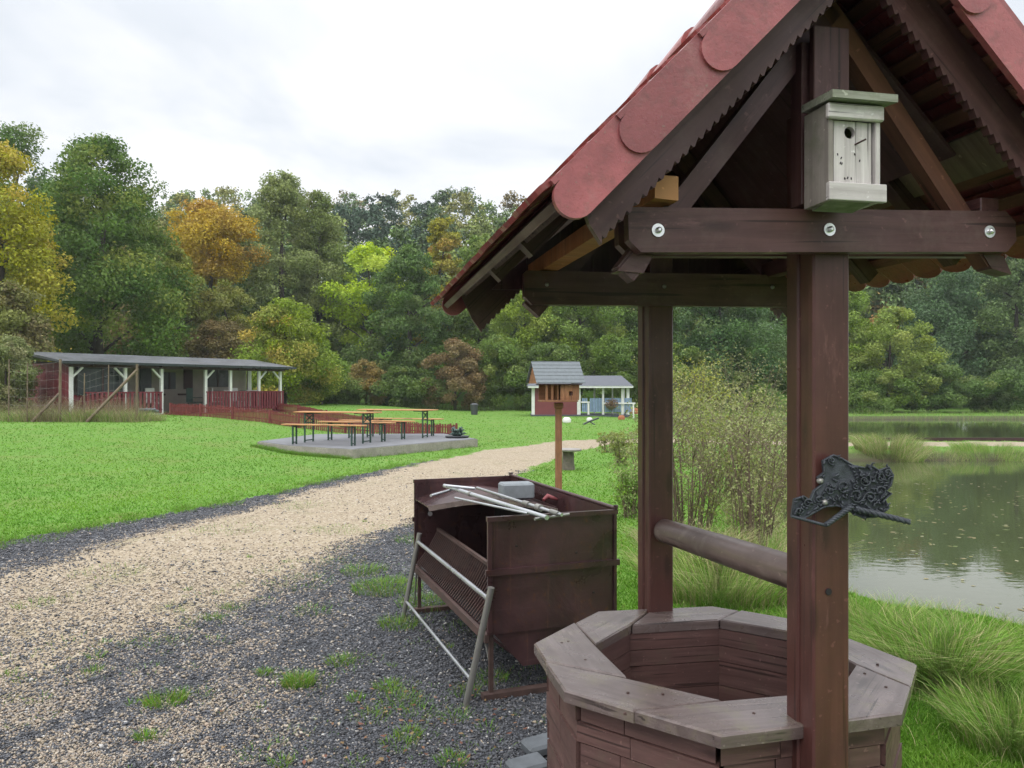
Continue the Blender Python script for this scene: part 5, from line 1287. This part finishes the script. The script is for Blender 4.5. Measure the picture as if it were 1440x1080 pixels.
sh = [  # px, base py, width px, top py, stems, leaf colour, label, leaves, leaf size
 (968,760,150,575,46,(.13,.15,.06),'greyish dry shrub nearest to the rear well post',5200,.030),
 (1060,775,130,590,40,(.14,.15,.07),'greyish dry shrub left of the front well post',4800,.030),
 (1010,700,170,560,44,(.15,.17,.06),'olive shrub in the middle between the well posts',6000,.036),
 (975,650,90,518,30,(.20,.20,.055),'tall yellowish shrub between the posts, just right of the rear post',5200,.045),
 (1085,680,120,555,34,(.13,.16,.06),'olive grey shrub right before the front well post',4500,.036),
 (1050,640,120,500,30,(.11,.12,.06),'tall twiggy shrub with reddish leaf tips between the posts',3400,.05),
 (884,728,48,655,20,(.12,.19,.045),'green bushy weed just left of the rear well post',3000,.032),
 (874,655,44,612,16,(.15,.17,.06),'low weedy shrub beside the path left of the rear post',2400,.042),
 (856,636,40,610,12,(.17,.18,.07),'small dry weed clump at the bend of the path',1500,.045),
 (905,690,60,600,22,(.16,.18,.07),'dry shrub hidden behind the rear well post',2000,.036)]
for k, (px, py, pw, pt, ns_, lc, lab, ln, ls) in enumerate(sh):
    g = gp(px, py); h = (py-pt)/F*g.y; rad = pw/2/F*g.y
    shrub('dry_shrub', lab, g.x, g.y, rad, h, ns_, None, lc, k, leafn=ln, ls=ls)
GR_ = [(.17,.32,.045),(.24,.37,.07),(.14,.28,.04),(.27,.36,.09),(.40,.38,.18)]
def clump(name, label, px, py, rad, n, h, cols=GR_, seed=0, z=0, cat='grass tuft', group=None, d=None):
    g = gp(px, py, z) if d is None else at(px, py, d); return tufts(name, [(g.x, g.y, rad, n, h)], label, cols, seed, group, cat=cat)
clump('grass_tussock', 'big arching green grass tussock right of the well at the water', 1325, 985, .27, 3600, .42, seed=41, z=-.1)
clump('grass_tussock', 'grass tussock behind the right rim of the well', 1240, 935, .24, 1200, .22, seed=42)
clump('grass_tussock', 'smaller green grass tussock at the bottom right corner', 1425, 1075, .24, 1800, .30, seed=43, cols=GR_, z=-.1)
clump('grass_tussock', 'light green tussock on the bank behind the basin of the well', 1010, 832, .55, 3400, .42, seed=44, cols=GR_+[(.38,.34,.18)])
clump('grass_tussock', 'yellowish tussock below the windlass log', 1065, 812, .5, 3000, .45, seed=45, cols=GR_+DRY)
clump('grass_tussock', 'dry straw coloured tussock left under the windlass log', 975, 790, .4, 2200, .42, seed=46, cols=DRY+[(.2,.26,.07)])
clump('grass_tussock', 'tussock between the front post and the pond', 1225, 880, .28, 1300, .24, seed=47)
clump('causeway_tussock', 'large round reed tussock on the causeway right of the front post', 1250, 645, .85, 3600, .62, seed=48, cols=GR_+DRY, d=20.95)
clump('causeway_tussock', 'flat green tussock on the causeway at the right', 1395, 645, .95, 3000, .33, seed=49, d=20.8)
clump('causeway_tussock', 'small pale tussock between the two on the causeway', 1325, 648, .5, 900, .24, seed=50, cols=DRY+GR_, d=20.7)
# tall unmown grass in front of the wire fence and along the banks
r = np.random.default_rng(60)
sp = [((px-HX)/F*d, d, .3, 26, hh) for px, d, hh in ((x, r.uniform(24.9,27.4), r.uniform(.7,1.25)) for x in np.arange(20, 200, 2.0))]
tufts('dry_weeds', sp, 'tall brown dry weeds standing behind the wire fence', [(.20,.15,.09),(.26,.20,.12),(.16,.15,.07),(.32,.27,.16)], 68, kind='stuff')
sp = []
for k in range(260):
    y = r.uniform(2.9, 7.2); x = r.uniform(np.interp(y,[2.9,4.5,5.5,7.2],[1.75,1.35,1.3,1.6]), np.interp(y,[2.9,4.3,5.2,6,7.2],[4.2,4.2,4.0,3.3,2.8])); sp.append((x, y, .18, 26, r.uniform(.06,.18)))
tufts('rough_grass', sp, 'rough uneven grass between the well and the pond', GR_+[(.42,.38,.2)], 69, kind='stuff')
sp = [((px-HX)/F*d, d, .35, 120, hh) for px, d, hh in ((x, r.uniform(25.0,26.6), r.uniform(.32,.62)) for x in np.arange(-60, 222, 3.2))]
tufts('tall_grass', sp, 'strip of tall half dry grass along the wire fence', GR_+DRY, 61, kind='stuff')
sp = []
for k in range(300):
    t = r.random(); x = np.interp(t, [0,.12,.4,.7,1], [4.7,2.9,3.6,5.4,7.2]); y = np.interp(t, [0,.12,.4,.7,1], [4.4,6.6,10,15,19.2]); sp.append((x-r.uniform(.0,.7), y+r.uniform(-.3,.3), .22, 60, r.uniform(.07,.19) if y < 8.5 else r.uniform(.14,.4)))
tufts('bank_grass', sp, 'mixed green and dry grass along the pond bank', GR_+GR_+DRY, 62, kind='stuff')
sp = [(x, 20.7+r.uniform(-.3,.4), .2, 50, r.uniform(.05,.13)) for x in np.arange(8.5, 22, .16)]+[(x, 25.0+r.uniform(-.1,.2), .2, 30, r.uniform(.06,.14)) for x in np.arange(7.5, 24, .3)]
tufts('causeway_grass', sp, 'short grass along the edge of the causeway', GR_+DRY, 63, kind='stuff')
sp = [(x, r.uniform(46.4,49), .8, 60, r.uniform(.3,.8)) for x in np.arange(8, 44, .35)]
tufts('far_bank_grass', sp, 'reeds and grass on the far bank of the ponds', GR_+[(.18,.26,.08),(.12,.2,.06)], 64, kind='stuff')
sp = [(x, r.uniform(51.5,54.5), .8, 60, r.uniform(.3,1.0)) for x in np.arange(-17, 12, .3)]
tufts('wood_edge_grass', sp, 'rank grass and nettles along the foot of the wood', [(.05,.10,.025),(.08,.12,.03),(.11,.11,.05)], 65, kind='stuff')
# tufts at the lawn's edge and around the terrace
sp = []
for k in range(260):
    y = 1/r.uniform(1/19., 1/6.5); x = np.interp(y, LB_Y, LB_X)+r.normal(0,.16); sp.append((x, y, .10, 30, .05+.004*y))
for k in range(330):
    i = r.integers(0, 2) if k > 120 else r.integers(0, 3); a, b = SLAB[i], SLAB[i+1]; f = r.random(); sp.append((a[0]+(b[0]-a[0])*f-.05, a[1]+(b[1]-a[1])*f-.12, .10, 26, r.uniform(.08,.16)))
tufts('edge_grass', sp, 'ragged grass along the edge of the lawn and the terrace', GREEN+[(.22,.22,.08)], 66, kind='stuff')
# boards edging the causeway
m = MB(); m.bar((8.0,25.35,-.16), (26,25.15,-.16), .06, .22); tag(m.build('edging_board', MT['cabin_brown']), 'long dark board edging the causeway on the far pond side', 'board')
# leaves drifting on the pond
n = 700; X = r.uniform(4.2, 11, n); Y = r.uniform(6, 16, n); k = poly_sd(X, Y, POND1) < -.25; X, Y = X[k], Y[k]; n = len(X)
a = r.uniform(0, 2*PI, n); s_ = r.uniform(.018, .05, n); q = np.array([(1,0),(.1,.55),(-1,0),(-.1,-.55)])
V = np.stack([np.stack([X+s_*(np.cos(a)*u-np.sin(a)*v), Y+s_*(np.sin(a)*u+np.cos(a)*v), np.full(n, WATER+.004)], -1) for u, v in q], 1).reshape(-1, 3)
tag(npmesh('floating_leaves', V, np.arange(n*4).reshape(-1, 4), MT['blade'], None, {'col': np.repeat(palette(n, [(.25,.25,.10),(.30,.26,.14),(.16,.2,.07),(.35,.33,.2)], r), 4, 0)}), 'yellowish leaves drifting on the pond', 'leaves', kind='stuff')
# fallen brown leaves on the gravel
n = 120; X = r.normal(-.45, .35, n); Y = r.normal(3.6, .3, n); a = r.uniform(0, 2*PI, n); s_ = r.uniform(.008, .02, n)
V = np.stack([np.stack([X+s_*(np.cos(a)*u-np.sin(a)*v), Y+s_*(np.sin(a)*u+np.cos(a)*v), height(X, Y)+r.uniform(.012,.022, n)], -1) for u, v in q], 1).reshape(-1, 3)
tag(npmesh('fallen_leaves', V, np.arange(n*4).reshape(-1, 4), MT['blade'], None, {'col': np.repeat(palette(n, [(.2,.09,.06),(.25,.14,.08),(.3,.2,.1)], r), 4, 0)}), 'brown fallen leaves scattered on the dark gravel', 'leaves', kind='stuff')

# ------------------------------------------------------------------ air
hm = bpy.data.materials.new('haze'); hm.use_nodes = True; hn = hm.node_tree; hn.nodes.remove(hn.nodes['Principled BSDF'])
hv = hn.nodes.new('ShaderNodeVolumePrincipled'); hv.inputs['Color'].default_value = (.93,.96,1,1); hv.inputs['Density'].default_value = .0005; hv.inputs['Anisotropy'].default_value = .2
hn.links.new(hv.outputs[0], hn.nodes['Material Output'].inputs['Volume'])
mb = MB(); mb.box((0,0,20.5), 700, 700, 47); tag(mb.build('haze', hm), kind='stuff')
# ------------------------------------------------------------------ camera, light
cam = bpy.data.cameras.new('camera'); co = bpy.data.objects.new('camera', cam); COL.objects.link(co); S.camera = co
co.location = (0, 0, CAMZ); co.rotation_euler = (PI/2, 0, 0); cam.sensor_width = 36; cam.lens = F/1440*36; cam.shift_y = (HY-540)/1440; cam.clip_end = 1500; cam.clip_start = .05
SUN_EL, SUN_AZ = math.radians(48), math.radians(215)       # azimuth clockwise from +Y
w = bpy.data.worlds.new('World'); S.world = w; w.use_nodes = True; nt = w.node_tree; N = nt.nodes; L = nt.links
bg = N['Background']; sky = N.new('ShaderNodeTexSky'); sky.sky_type = 'NISHITA'; sky.sun_disc = False; sky.sun_elevation = SUN_EL; sky.sun_rotation = SUN_AZ
tc = N.new('ShaderNodeTexCoord'); sep = N.new('ShaderNodeSeparateXYZ'); L.new(tc.outputs['Generated'], sep.inputs[0])
def wm(op, a, b=None, c=None):
    n = N.new('ShaderNodeMath'); n.operation = op
    for i, v in enumerate((a, b, c)):
        if v is None: continue
        if isinstance(v, bpy.types.NodeSocket): L.new(v, n.inputs[i])
        else: n.inputs[i].default_value = v
    return n.outputs[0]
zc = wm('MAXIMUM', sep.outputs[2], 0.0)
# cloud layer seen in perspective
inv = wm('DIVIDE', 1.0, wm('ADD', zc, .22)); cmb = N.new('ShaderNodeCombineXYZ'); L.new(wm('MULTIPLY', sep.outputs[0], inv), cmb.inputs[0]); L.new(wm('MULTIPLY', sep.outputs[1], inv), cmb.inputs[1])
nz = N.new('ShaderNodeTexNoise'); L.new(cmb.outputs[0], nz.inputs['Vector']); nz.inputs['Scale'].default_value = 1.25; nz.inputs['Detail'].default_value = 5; nz.inputs['Roughness'].default_value = .5; nz.inputs['Distortion'].default_value = .4
cr = N.new('ShaderNodeValToRGB'); L.new(nz.outputs[0], cr.inputs[0]); e = cr.color_ramp.elements
e[0].position = .40; e[0].color = (8.7, 9.15, 9.75, 1); e[1].position = .58; e[1].color = (11.6, 11.6, 11.7, 1)
ss_ = N.new('ShaderNodeMapRange'); ss_.interpolation_type = 'SMOOTHSTEP'; L.new(zc, ss_.inputs[0]); ss_.inputs[1].default_value = .38; ss_.inputs[2].default_value = .8; ss_.inputs[3].default_value = .99; ss_.inputs[4].default_value = 2.7
lum = ss_.outputs[0]
mul = N.new('ShaderNodeMix'); mul.data_type = 'RGBA'; mul.blend_type = 'MULTIPLY'; mul.inputs[0].default_value = 1; L.new(cr.outputs[0], mul.inputs[6])
cb = N.new('ShaderNodeCombineColor'); [L.new(lum, cb.inputs[i]) for i in range(3)]; L.new(cb.outputs[0], mul.inputs[7])
mx = N.new('ShaderNodeMix'); mx.data_type = 'RGBA'; mx.inputs[0].default_value = .90; L.new(sky.outputs[0], mx.inputs[6]); L.new(mul.outputs[2], mx.inputs[7])
L.new(mx.outputs[2], bg.inputs['Color']); bg.inputs['Strength'].default_value = .10
sd = bpy.data.lights.new('sun', 'SUN'); so = bpy.data.objects.new('sun', sd); COL.objects.link(so); sd.energy = 1.0; sd.angle = math.radians(25); sd.color = (1, .96, .9)
dr = Vector((math.sin(SUN_AZ)*math.cos(SUN_EL), math.cos(SUN_AZ)*math.cos(SUN_EL), math.sin(SUN_EL))); so.rotation_euler = dr.to_track_quat('Z', 'Y').to_euler(); so.location = (0, 0, 30)
S.view_settings.view_transform = 'Standard'; S.view_settings.look = 'None'; S.view_settings.exposure = 0.08; S.view_settings.gamma = 1
S.cycles.max_bounces = 6; S.cycles.transparent_max_bounces = 8; S.cycles.caustics_reflective = False; S.cycles.caustics_refractive = False
